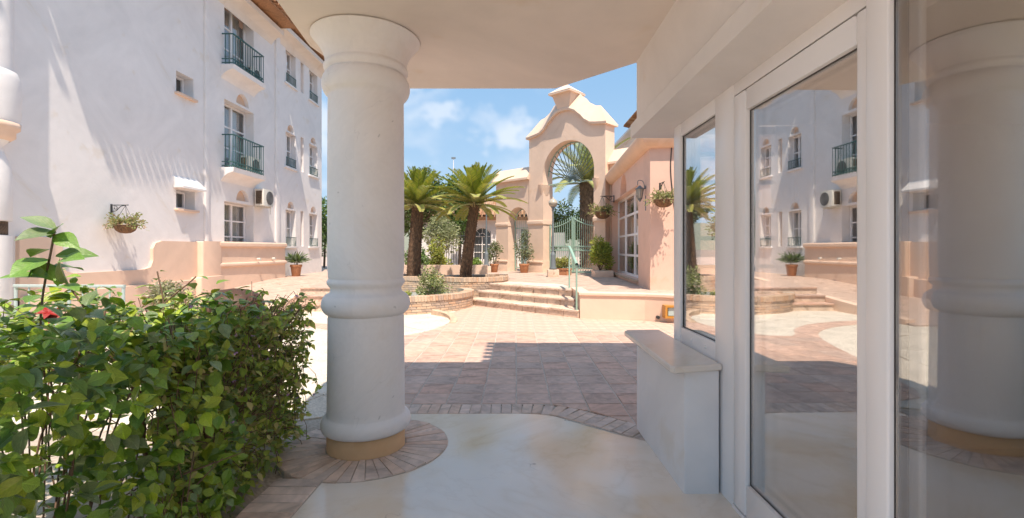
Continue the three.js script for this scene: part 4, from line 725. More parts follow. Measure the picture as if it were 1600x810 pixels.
// uneven crown: clumps of leaves inside an ellipsoid of lumps
function crown(L, c, r, n, size, cols, o = {}) {
  const lumps = []; for (let i = 0; i < (o.lumps || 14); i++) { const d = rdir(); const k = rr(0.35, 0.85); lumps.push([d[0] * r[0] * k, d[1] * r[1] * k * (o.flat || 1), d[2] * r[2] * k, rr(0.28, 0.5)]); }
  for (let i = 0; i < n; i++) {
    const q = pick(lumps), d = rdir(), k = Math.pow(rnd(), 0.45) * q[3];
    const p = [c[0] + q[0] + d[0] * k * r[0], c[1] + q[1] + d[1] * k * r[1], c[2] + q[2] + d[2] * k * r[2]];
    if (o.floor !== undefined && p[1] < o.floor) continue;
    const dir = unit([d[0] + rr(-0.7, 0.7), d[1] * 0.6 + rr(-0.5, 0.5) + (o.up || 0), d[2] + rr(-0.7, 0.7)]);
    L.blade(p, dir, perp(dir), size * rr(0.6, 1.35), size * rr(0.35, 0.6) * (o.wide || 1), vary(cols, 0.3), o.prof || DI, 0.15, 0.15);
  }
}
const GREEN = [[0.1, 0.19, 0.03], [0.14, 0.25, 0.04], [0.07, 0.14, 0.03], [0.18, 0.27, 0.06]], OLIVE = [[0.16, 0.19, 0.06], [0.2, 0.24, 0.09], [0.13, 0.16, 0.05], [0.24, 0.25, 0.12]], YELLOW = [[0.34, 0.36, 0.04], [0.26, 0.33, 0.05], [0.4, 0.38, 0.08]], GREY = [[0.22, 0.27, 0.17], [0.28, 0.32, 0.22], [0.17, 0.21, 0.13]], DARK = [[0.05, 0.09, 0.02], [0.07, 0.12, 0.03], [0.09, 0.14, 0.04]];
function tree(name, label, cat, pos, h, r, n, size, cols, group, o = {}) {
  const t = thing(name, label, cat, pos, 0, group), cy = h - r[1] * 0.8;
  const g = [bar([0, -0.15, 0], [r[0] * 0.06, cy, 0], 0.05 * h * 0.35, 7, 0.012 * h)];
  for (let i = 0; i < 7; i++) { const a = i * 2.4; g.push(bar([r[0] * 0.04, cy * rr(0.55, 0.95), 0], [r[0] * 0.6 * Math.cos(a), cy + r[1] * rr(-0.2, 0.4), r[2] * 0.6 * Math.sin(a)], 0.02 * h * 0.4, 5, 0.004 * h)); }
  part('trunk', g, M.barkPale, t);
  const L = new Leaves(); crown(L, [0, cy, 0], r, n, size, cols, { lumps: 22, ...o }); part('crown', L.geo(), M.leaf, t, true); return t;
}
function bush(name, label, pos, r, n, size, cols, o = {}) {
  const t = thing(name, label, o.cat || 'bush', pos, 0, o.group), L = new Leaves();
  crown(L, [0, r[1] * 0.9, 0], r, n, size, cols, { floor: 0, ...o }); part('foliage', L.geo(), M.leaf, t, true);
  const g = []; for (let i = 0; i < 6; i++) g.push(bar([rr(-0.1, 0.1) * r[0], -0.04, rr(-0.1, 0.1) * r[2]], [rr(-0.7, 0.7) * r[0], r[1] * rr(0.7, 1.3), rr(-0.7, 0.7) * r[2]], 0.012 + 0.01 * r[1], 5, 0.005)); part('stems', g, M.twig, t, true); return t;
}
// feather frond growing along +x from the origin, arching; returns geometry
function frond(L, a0, droop, n, len, wid, cols, vee = 0.45, taper = 1, rachis = 0.012) {
  const F2 = new Leaves(), pts = []; let x = 0, y = 0, a = a0; const steps = 16;
  for (let i = 0; i <= steps; i++) { pts.push([x, y, 0, a]); x += Math.cos(a) * L / steps; y += Math.sin(a) * L / steps; a -= droop / steps * (0.4 + 1.2 * i / steps); }
  const at = u => { const f = u * steps, i = Math.min(steps - 1, Math.floor(f)), k = f - i; return [lerp(pts[i][0], pts[i + 1][0], k), lerp(pts[i][1], pts[i + 1][1], k), 0, lerp(pts[i][3], pts[i + 1][3], k)]; };
  const kr = vary([[0.2, 0.2, 0.06]], 0.1);
  for (let i = 0; i < steps; i++) { const p = pts[i], q = pts[i + 1], w = rachis * (1 - i / steps * 0.8), w2 = rachis * (1 - (i + 1) / steps * 0.8); F2.tri([p[0], p[1], -w], [q[0], q[1], -w2], [p[0], p[1] + w, 0], kr); F2.tri([q[0], q[1], -w2], [q[0], q[1] + w2, 0], [p[0], p[1] + w, 0], kr); F2.tri([p[0], p[1], w], [p[0], p[1] + w, 0], [q[0], q[1], w2], kr); F2.tri([q[0], q[1], w2], [p[0], p[1] + w, 0], [q[0], q[1] + w2, 0], kr); }
  for (let i = 0; i < n; i++) for (const sd2 of [-1, 1]) {
    const u = 0.1 + 0.89 * (i + rr(0, 0.6)) / n, p = at(u), l = len * Math.pow(Math.sin(Math.PI * clamp(0.12 + 0.83 * u, 0, 1)), 0.6) * rr(0.88, 1.05), fw = 0.55 + 0.45 * u;
    const c = Math.cos(p[3]), s = Math.sin(p[3]);
    const d = unit([c * fw - s * vee * 0.7, s * fw + c * vee * 0.7, sd2 * 0.9]), up = unit([-s, c, -sd2 * 0.5]);
    F2.blade([p[0], p[1], sd2 * 0.006], d, up, l, wid, vary(cols, 0.18), [0.6, 1, 0.7, 0], 0.1, 0.12);
  }
  return F2.geo();
}
// scaly palm trunk along a leaning line
function scalyTrunk(h, r0, r1, lean, rows, per, spike, mat2, parent) {
  const L = [], N = 24, pts = []; for (let i = 0; i <= N; i++) { const u = i / N; pts.push([lean[0] * Math.pow(u, 1.3), h * u - 0.1 * (1 - u), lean[1] * u]); }
  const c = new THREE.CatmullRomCurve3(pts.map(p => new THREE.Vector3(...p))), g = new THREE.TubeGeometry(c, 60, 1, 14), q = g.attributes.position;
  for (let i = 0; i <= 60; i++) { const u = i / 60, C0 = c.getPointAt(u), R = lerp(r0, r1, u) * (1 + 0.03 * Math.sin(u * rows * 3.14)); for (let k = 0; k <= 14; k++) { const j = i * 15 + k; q.setXYZ(j, C0.x + (q.getX(j) - C0.x) * R, C0.y + (q.getY(j) - C0.y) * R, C0.z + (q.getZ(j) - C0.z) * R); } }
  g.computeVertexNormals(); L.push(g.toNonIndexed());
  const sp = new THREE.ConeGeometry(spike * 0.75, spike * 1.5, 4, 1, true).toNonIndexed(); sp.scale(1, 1, 0.6);
  for (let i = 0; i < rows; i++) for (let k = 0; k < per; k++) { const u = (i + 0.5) / rows, C0 = c.getPointAt(u), a = (k + (i % 2) * 0.5) / per * 2 * Math.PI + rr(-0.08, 0.08), R = lerp(r0, r1, u); const m = sp.clone(); m.rotateX(0.75 + rr(-0.2, 0.25)); m.rotateY(Math.PI / 2 - a); m.translate(C0.x + R * 0.99 * Math.cos(a), C0.y, C0.z + R * 0.99 * Math.sin(a)); L.push(m); }
  part('trunk', L, mat2, parent); return c.getPointAt(1);
}
// ---------------------------------------------------------------- brick planters
function brickPlanter(name, label, c, R, y0, y1, a0, a1, yb, inner) {
  const t = thing(name, label, 'planter', [c[0], 0, c[1]]);
  const ringG = (r0, r1, h0, h1) => { const s = new THREE.Shape(); s.absarc(0, 0, r1, 0, 2 * Math.PI, false); const p = new THREE.Path(); p.absarc(0, 0, r0, 0, 2 * Math.PI, true); s.holes.push(p); const g = extr(s, h1 - h0, 0, 48); g.rotateX(-Math.PI / 2); g.translate(0, h0, 0); return uvBox(g); };
  const wall = part('wall', ringG(R - 0.2, R - 0.012, yb, y1 - 0.1), M.mortar, t);
  const H = 0.062, ph = 2 * Math.PI;
  const brick = (ra, rb, w, h) => { const g = slab([[ra, -w], [rb, -w], [rb, w], [ra, w]], 0, h, 0.006); return g; };
  const full = [0, 1, 2].map(() => brick(R - 0.1, R + rr(-0.004, 0.004), 0.112 + rr(-0.004, 0.002), H - 0.012));
  let row = 0;
  for (let y = yb + 0.006; y < y1 - 0.14; y += H, row++) { const n = Math.round((a1 - a0) * R / 0.236); for (let i = 0; i < n; i++) { const a = lerp(a0, a1, (i + (row % 2) * 0.5) / n), m = part('brick', pick(full), pick(M.bricks), wall); m.position.y = y; m.rotation.y = -a; } }
  const cop = part('coping', ringG(R - 0.24, R + 0.01, y1 - 0.12, y1 - 0.012), M.mortar, t), cb = [0, 1, 2].map(() => brick(R - 0.24, R + 0.02 + rr(-0.006, 0.006), 0.03, 0.125)), n = Math.round((a1 - a0) * R / 0.072);
  for (let i = 0; i < n; i++) { const m = part('brick', pick(cb), pick(M.bricks), cop); m.position.y = y1 - 0.125 + rr(-0.003, 0.004); m.rotation.y = -lerp(a0, a1, i / n); }
  part(inner[0], new THREE.CircleGeometry(R - 0.2, 40).rotateX(-Math.PI / 2).translate(0, y1 - inner[2], 0).toNonIndexed(), inner[1], t);
  return t;
}
const M_water = new THREE.MeshPhysicalMaterial({ color: C(0.3, 0.42, 0.45), roughness: 0.06, ior: 1.33 });
brickPlanter('brick_pond', 'low round brick pond with upright-brick coping behind the column', [-3.05, -12.85], 1.9, 0, 0.41, -0.15, 2.6, -0.02, ['water', M_water, 0.16]);
brickPlanter('brick_planter', 'raised round brick bed holding the taller leaning cycad', [-1.3, -14.75], 1.05, 0, 0.69, -0.35, 2.9, 0.0, ['soil', M.soil, 0.07]);
brickPlanter('brick_planter', 'raised round brick bed holding the cycad next to the column', [-3.15, -14.9], 0.95, 0, 0.71, 0.1, 3.0, 0.02, ['soil', M.soil, 0.07]);
(function lowWall() {
  const t = thing('brick_wall', 'short low brick wall at the top of the stone steps', 'wall');
  part('wall', bx(-0.95, -0.25, TER - 0.1, 0.69, -15.3, -15.05), M.mortar, t);
  for (let i = 0; i < 10; i++) part('brick', slab([[-0.96 + i * 0.072, -15.32], [-0.9 + i * 0.072, -15.32], [-0.9 + i * 0.072, -15.02], [-0.96 + i * 0.072, -15.02]], 0.58, 0.715 + rr(-0.004, 0.004), 0.006), pick(M.bricks), t);
})();
// ---------------------------------------------------------------- cycads
function cycad(label, pos, h, r, lean, n, sc, group) {
  const t = thing('cycad', label, 'cycad', pos, 0, group), top = scalyTrunk(h, r * 1.12, r * 0.9, lean, 30, 15, 0.045, M.bark, t);
  const cols = [[0.26, 0.32, 0.03], [0.32, 0.36, 0.035], [0.2, 0.26, 0.025], [0.4, 0.38, 0.04]], old = [[0.38, 0.32, 0.06], [0.32, 0.3, 0.07], [0.42, 0.36, 0.13]];
  const kinds = [];
  for (let e = 0; e < 6; e++) for (let v = 0; v < 2; v++) kinds.push({ e, g: frond(1.5 * sc, [1.42, 1.12, 0.85, 0.58, 0.3, 0.02][e] + rr(-0.06, 0.06), [0.35, 0.55, 0.65, 0.75, 0.85, 0.75][e], 58, 0.22 * sc, 0.024 * sc, e > 3 ? old.concat(cols) : cols, 0.5) });
  for (let i = 0; i < n; i++) { const e = Math.min(5, Math.floor(Math.pow(i / n, 1.3) * 6)), k = pick(kinds.filter(q => q.e === e)), m = part('frond', k.g, M.leaf, t); m.position.set(top.x, top.y - 0.02, top.z); m.rotation.y = i * 2.39996 + rr(-0.15, 0.15); const s = rr(0.9, 1.08) * [0.8, 0.88, 0.96, 1.02, 1, 0.95][e]; m.scale.set(s, s, s); }
  const L = new Leaves(); for (let i = 0; i < 60; i++) { const a = rr(0, 6.28), d = unit([Math.cos(a), rr(0.4, 1.6), Math.sin(a)]); L.blade([top.x + 0.06 * Math.cos(a), top.y - 0.12, top.z + 0.06 * Math.sin(a)], d, perp(d), rr(0.2, 0.34), 0.05, vary([[0.42, 0.34, 0.16]]), OV); } part('leaf_bases', L.geo(), M.leaf, t, true);
  return t;
}
cycad('tall cycad palm with leaning trunk in the raised brick bed', [-1.54, 0.6, -14.6], 2.25, 0.165, [0.3, 0.1], 70, 1.04, 'cycads in the brick beds');
cycad('cycad palm partly hidden behind the white porch column', [-3.12, 0.62, -14.6], 2.2, 0.19, [0.14, 0.0], 64, 0.97, 'cycads in the brick beds');
bush('pond_shrub', 'round flowering shrub at the rim of the brick pond', [-2.15, 0.24, -12.15], [0.45, 0.4, 0.4], 2600, 0.055, [[0.26, 0.3, 0.08], [0.34, 0.36, 0.14], [0.18, 0.24, 0.05], [0.5, 0.48, 0.3]], { wide: 1.2, prof: OV });
bush('pond_shrub', 'small bright yellow-green plant in the pond next to the column', [-2.75, 0.24, -12.0], [0.16, 0.12, 0.16], 300, 0.06, YELLOW);
// ---------------------------------------------------------------- date palm behind the gate
(function datePalm() {
  const t = thing('date_palm', 'thick-trunked date palm rising behind the gate arch', 'palm tree', [3.72, TER, -24.6]);
  const top = scalyTrunk(4.4, 0.42, 0.4, [-0.05, 0], 26, 15, 0.1, M.barkPale, t), cols = [[0.28, 0.33, 0.09], [0.34, 0.38, 0.1], [0.22, 0.28, 0.07], [0.42, 0.4, 0.13]];
  const kinds = []; for (let e = 0; e < 6; e++) kinds.push(frond(3.3, [1.35, 1.05, 0.75, 0.45, 0.1, -0.35][e], [0.6, 0.8, 0.9, 0.9, 0.9, 0.9][e], 60, 0.5, 0.028, e > 4 ? [[0.36, 0.3, 0.16]] : cols, 0.3, 1, 0.03));
  for (let i = 0; i < 44; i++) { const e = Math.min(4, Math.floor(i / 44 * 5)), m = part('frond', kinds[e], M.leaf, t); m.position.set(top.x, top.y - 0.1, top.z); m.rotation.y = i * 2.39996; const s = rr(0.85, 1.1); m.scale.set(s, s, s); }
})();
// ---------------------------------------------------------------- garden trees, hedges and bushes beyond
tree('garden_tree', 'broad green tree between the two cycads', 'tree', [-4.6, TER, -22.5], 4.6, [1.5, 1.7, 1.3], 9000, 0.17, GREEN.concat(OLIVE));
tree('garden_tree', 'darker green tree behind the leaning cycad trunk', 'tree', [-2.9, TER, -24.5], 4.3, [1.2, 1.6, 1.2], 7000, 0.17, GREEN);
tree('garden_tree', 'tree seen beside the far corner of the white house', 'tree', [-10.2, TER, -25.5], 3.6, [1.6, 1.6, 1.3], 6000, 0.17, GREEN);
tree('garden_tree', 'olive-green tree behind the column and pond', 'tree', [-6.4, TER, -24], 4.2, [1.5, 1.5, 1.3], 6000, 0.18, OLIVE);
bush('garden_bush', 'bright yellow-green bush below the garden trees', [-3.0, TER, -18.6], [0.55, 0.75, 0.4], 2200, 0.11, YELLOW);
bush('garden_bush', 'leafy mid-green bush beside the yellow bush', [-3.75, TER, -18.4], [0.6, 0.6, 0.4], 2200, 0.1, GREEN);
bush('garden_bush', 'pale wispy bush above the yellow bush', [-3.1, TER + 0.7, -19.6], [0.8, 0.8, 0.5], 2600, 0.12, [[0.3, 0.34, 0.16], [0.36, 0.38, 0.2]]);
(function agaves() {
  [[-2.35, -17.6, 0.5, 'grey-green spiky agave left of the leaning cycad trunk'], [-2.8, -17.3, 0.42, 'small grey agave in front of the yellow bush']].forEach(([x, z, s, l]) => { const t = thing('agave', l, 'agave', [x, TER, z], 0, 'agaves in the garden'); const L = new Leaves(); for (let i = 0; i < 46; i++) { const a = i * 2.4, d = unit([Math.cos(a), 0.35 + 1.2 * (1 - i / 46), Math.sin(a)]); L.blade([0, 0, 0], d, unit([-d[0] * d[1], 1, -d[2] * d[1]]), s * rr(0.8, 1.3), 0.07, vary([[0.24, 0.29, 0.22], [0.3, 0.34, 0.25]]), [0.6, 1, 0.7, 0], 0.3, 0.2); } part('leaves', L.geo(), M.leafGloss, t, true); });
})();
(function gardenFence() {
  const t = thing('garden_fence', 'dark iron fence of upright bars among the garden bushes', 'fence', [-3.4, TER, -20.6]);
  for (const y of [0.2, 1.55]) part('rail', bar([0, y, 0], [2.3, y, 0], 0.02), M.iron, t); for (let i = 0; i <= 22; i++) part('picket', bar([i * 0.1045, 0, 0], [i * 0.1045, 1.75, 0], 0.014, 5), M.iron, t);
})();
single('garden_wall', bx(-5.6, -1.0, TER - 0.2, TER + 0.42, -17.0, -16.8), M.peach, 'low peach garden wall behind the cycad trunks', 'wall');
tree('street_tree', 'green tree behind the gate leaf nearest the lamp', 'tree', [2.2, TER, -27.5], 3.6, [1.6, 1.5, 1.2], 6000, 0.16, GREEN.concat(OLIVE));
tree('street_tree', 'tree behind the date palm trunk and gate', 'tree', [4.6, TER, -28.5], 3.5, [1.6, 1.4, 1.2], 6000, 0.16, GREEN);
tree('street_tree', 'flowering tree on the far side of the gate', 'tree', [0.6, TER, -33], 4.4, [1.8, 1.7, 1.3], 6000, 0.18, OLIVE.concat([[0.5, 0.42, 0.3]]));
bush('gate_bush', 'tall feathery yellow-green plant against the pink building corner', [3.02, TER + 0.2, -17.2], [0.42, 0.62, 0.36], 3000, 0.15, [[0.36, 0.42, 0.05], [0.44, 0.47, 0.07], [0.28, 0.36, 0.05]], { wide: 0.55, up: 0.4 });
single('plant_plinth', rbox(2.75, 3.42, TER - 0.05, TER + 0.22, -17.5, -16.75, 0.02), M.peach, 'low peach plinth under the yellow-green plant at the pink building', 'plinth');
// potted plants
function pot(label, pos, r, h, box, mk) {
  const t = thing('plant_pot', label, 'potted plant', pos, box ? GA : 0);
  if (box) { part('pot', [rbox(-r, r, 0, h, -r * 0.42, r * 0.42, 0.015), rbox(-r - 0.02, r + 0.02, h - 0.06, h, -r * 0.42 - 0.02, r * 0.42 + 0.02, 0.01)], M.terracotta, t); part('soil', bx(-r + 0.03, r - 0.03, h, h + 0.006, -r * 0.4, r * 0.4), M.soil, t); }
  else { part('pot', lathe([[0.01, 0], [r * 0.7, 0], [r * 0.92, h * 0.8], [r * 1.02, h * 0.82], [r * 1.04, h], [r * 0.9, h], [r * 0.88, h * 0.9], [0.01, h * 0.9]], 24), M.terracotta, t); }
  const L = new Leaves(); mk(L, h); part('foliage', L.geo(), M.leaf, t, true);
  const g = []; for (let i = 0; i < 5; i++) g.push(bar([rr(-0.3, 0.3) * r, h * 0.85, rr(-0.1, 0.1) * r], [rr(-0.9, 0.9) * r, h + rr(0.2, 0.6), rr(-0.4, 0.4) * r], 0.01, 5, 0.005)); part('stems', g, M.twig, t, true); return t;
}
pot('terracotta pot of spiky grey-green plant at the end of the bowed peach wall', [-7.95, TER, -17.35], 0.2, 0.42, false, (L, h) => { for (let i = 0; i < 260; i++) { const a = rr(0, 6.28), d = unit([Math.cos(a), rr(-0.1, 1.4), Math.sin(a)]); L.blade([d[0] * rr(0, 0.25), h + 0.05 + rr(0, 0.2), d[2] * rr(0, 0.25)], d, perp(d), rr(0.15, 0.4), 0.035, vary(GREY.concat(GREEN)), OV); } });
pot('terracotta trough of bright low green plants near the garden house window', [-1.75, TER, -20.6], 0.3, 0.3, true, (L, h) => crown(L, [0, h + 0.12, 0], [0.36, 0.16, 0.18], 900, 0.08, [[0.2, 0.34, 0.04], [0.28, 0.4, 0.06]], { floor: h }));
pot('terracotta pot with a loose olive shrub beside the garden lamp post', [-0.92, TER, -20.4], 0.19, 0.36, false, (L, h) => crown(L, [0.02, h + 0.55, 0], [0.42, 0.55, 0.3], 900, 0.09, OLIVE));
pot('terracotta pot with a tall thin shrub before the small arch', [0.34, TER, -19.9], 0.21, 0.38, false, (L, h) => crown(L, [0, h + 0.68, 0], [0.42, 0.7, 0.3], 1100, 0.09, GREY.concat(OLIVE)));
pot('terracotta trough with a clipped golden bush before the iron gate', [1.75, TER, -18.2], 0.34, 0.26, true, (L, h) => crown(L, [0, h + 0.2, 0], [0.42, 0.26, 0.24], 1800, 0.06, [[0.34, 0.36, 0.05], [0.28, 0.32, 0.06], [0.4, 0.4, 0.12]], { floor: h - 0.02 }));
// lamp posts
function lampPost(label, x, z, hg) {
  const t = thing('lamp_post', label, 'lamp post', [x, TER, z], 0, 'globe lamp posts in the courtyard');
  part('stone_base', rbox(-0.2, 0.2, -0.02, 0.26, -0.2, 0.2, 0.02), M.stone[1], t);
  part('post', lathe([[0.01, 0.26], [0.13, 0.26], [0.13, 0.32], [0.1, 0.36], [0.085, 0.75], [0.095, 0.78], [0.06, 0.86], [0.04, 0.9], [0.036, 1.4], [0.05, 1.43], [0.034, 1.47], [0.028, hg - 0.3], [0.05, hg - 0.26], [0.03, hg - 0.22], [0.07, hg - 0.15], [0.09, hg - 0.13], [0.01, hg - 0.12]], 16), M.greyPost, t);
  const gl = part('globe', new THREE.SphereGeometry(0.155, 20, 14).translate(0, hg, 0).toNonIndexed(), mat([0.42, 0.38, 0.31], 0.2), t);
  part('globe_cap', lathe([[0.158, hg - 0.01], [0.161, hg + 0.015], [0.14, hg + 0.07], [0.08, hg + 0.14], [0.02, hg + 0.165], [0.012, hg + 0.22], [0.001, hg + 0.23]], 20), M.lampGlass, gl);
}
lampPost('globe lamp post on a stone block in front of the iron gate', 1.31, -16.9, 2.6);
lampPost('globe lamp post on a stone block in front of the garden house', -1.24, -20.2, 2.68);
// handrail of the stone steps
(function handrail() {
  const t = thing('handrail', 'pale green tubular handrail at the end of the stone steps', 'handrail');
  part('post', bar([1.33, 0.17, -10.5], [1.33, 1.17, -10.5], 0.022, 10), M.paleGreen, t); part('post', bar([1.34, TER - 0.02, -12.0], [1.34, 1.56, -12.0], 0.022, 10), M.paleGreen, t);
  part('rail', tube([[1.33, 1.17, -10.45], [1.33, 1.19, -10.55], [1.34, 1.55, -11.95], [1.34, 1.56, -12.1]], 0.036, 24, 10), M.paleGreen, t);
})();
// mast far away
(function mast() { const t = thing('street_mast', 'thin white mast with a small head rising above the cycads', 'mast', [-7.8, TER, -60]); part('pole', bar([0, 0, 0], [0, 12.3, 0], 0.06, 8, 0.04), M.pvc, t); part('head', bx(-0.25, 0.25, 12.3, 12.5, -0.12, 0.12), M.greyPost, t); })();
// ---------------------------------------------------------------- hanging baskets
function basket(label, pos, turn, sc, withBracket = true, r = 0.2) { // bracket grows along local +x from the wall at x=0
  const t = thing('hanging_basket', label, 'hanging basket', pos, turn);
  if (withBracket) part('bracket', [rbox(-0.002, 0.02, -0.16, 0.02, -0.018, 0.018, 0.004), bar([0.01, 0, 0], [0.36, 0, 0], 0.01), tube([[0.02, -0.13, 0], [0.1, -0.12, 0], [0.2, -0.03, 0], [0.3, -0.005, 0]], 0.008, 14, 5), tube([[0.06, -0.02, 0], [0.12, -0.03, 0], [0.12, -0.08, 0], [0.07, -0.08, 0], [0.08, -0.05, 0]], 0.007, 14, 5)], M.iron, t, true);
  const bx0 = 0.3, by = -0.42;
  part('chain', [0, 2.1, 4.2].map(a => bar([bx0, -0.01, 0], [bx0 + r * Math.cos(a), by + 0.02, r * Math.sin(a)], 0.004, 4)), M.iron, t, true);
  const P = []; for (let i = 0; i <= 8; i++) { const a = i / 8 * Math.PI / 2; P.push([Math.max(0.004, r * Math.sin(a)), by - 0.17 * Math.cos(a)]); } P.push([r - 0.02, by], [0.004, by - 0.03]);
  const b = part('bowl', mv(lathe(P, 28), bx0, 0, 0), mat([0.36, 0.2, 0.1], 0.9, { map: T.bark }), t);
  const ribs = []; for (let i = 0; i < 26; i++) { const a = i / 26 * 6.283; ribs.push(tube([[bx0 + (r + 0.004) * Math.cos(a), by, (r + 0.004) * Math.sin(a)], [bx0 + r * 0.8 * Math.cos(a), by - 0.105, r * 0.8 * Math.sin(a)], [bx0 + r * 0.4 * Math.cos(a), by - 0.16, r * 0.4 * Math.sin(a)]], 0.004, 6, 4)); } const rim = new THREE.TorusGeometry(r + 0.006, 0.01, 6, 28).toNonIndexed(); rim.rotateX(Math.PI / 2); rim.translate(bx0, by, 0); ribs.push(rim);
  part('wire_ribs', ribs, M.twig, b, true);
  const L = new Leaves(); for (let i = 0; i < 110; i++) { const a = rr(0, 6.28), e = rr(-0.3, 1.7), d0 = unit([Math.cos(a), e, Math.sin(a)]), len = rr(0.14, 0.3) * sc; for (let k = 0; k < 9; k++) { const u = (k + 1) / 9, p = [bx0 + d0[0] * (r * 0.5 + len * u), by + 0.03 + d0[1] * len * u - 0.06 * u * u, d0[2] * (r * 0.5 + len * u)], d = unit([d0[0] + rr(-0.9, 0.9), d0[1] + rr(-0.9, 0.9), d0[2] + rr(-0.9, 0.9)]); L.blade(p, d, perp(d), rr(0.035, 0.06), rr(0.025, 0.04), vary([[0.3, 0.33, 0.09], [0.4, 0.38, 0.15], [0.24, 0.29, 0.09], [0.42, 0.3, 0.18]]), DI); } } part('foliage', L.geo(), M.leaf, t, true);
  return t;
}
basket('hanging basket on black scroll bracket against the blank white house wall', [HX + 0.002, 2.42, -9.95], 0, 1.15);
basket('hanging basket on scroll bracket at the gate end of the pink building', [3.55, 3.42, -17.3], Math.PI, 1.1, true, 0.2).scale.setScalar(1.4);
basket('terracotta-coloured hanging basket on the pink end wall next to the glazing', [3.42, 3.06, -11.4], -Math.PI / 2, 1.15, true, 0.22);
// ---------------------------------------------------------------- foreground bed: hibiscus, trailing shrub, jar, railing
single('clay_jar', mv(lathe([[0.01, -0.1], [0.17, -0.1], [0.22, 0.1], [0.27, 0.5], [0.28, 0.8], [0.25, 1.0], [0.24, 1.04], [0.2, 1.1], [0.12, 1.14], [0.01, 1.155]], 32), -2.5, 0.0, -4.25), mat([0.09, 0.04, 0.02], 0.6, { map: T.clay }), 'brown clay jar with domed lid showing behind the hedge', 'jar');
(function railing() { const t = thing('pale_railing', 'pale blue-green metal railing behind the hibiscus leaves', 'railing', [-6.9, -0.06, -6.6], -0.06); part('rail', rbox(0, 1.6, 1.04, 1.08, -0.025, 0.025, 0.008), M.galv, t); part('rail', rbox(0, 1.6, 0.12, 0.15, -0.015, 0.015, 0.005), M.galv, t); for (let i = 0; i <= 8; i++) part('baluster', bar([0.02 + i * 0.195, i % 4 ? 0.13 : -0.02, 0], [0.02 + i * 0.195, 1.05, 0], i % 4 ? 0.011 : 0.02, 8), M.galv, t); })();
const HIB = [[0.22, 0.39, 0.03], [0.28, 0.45, 0.035], [0.17, 0.33, 0.05], [0.36, 0.52, 0.04], [0.43, 0.55, 0.04], [0.27, 0.38, 0.18]];
const HOV = [0.12, 0.62, 0.95, 1, 0.8, 0.42, 0];
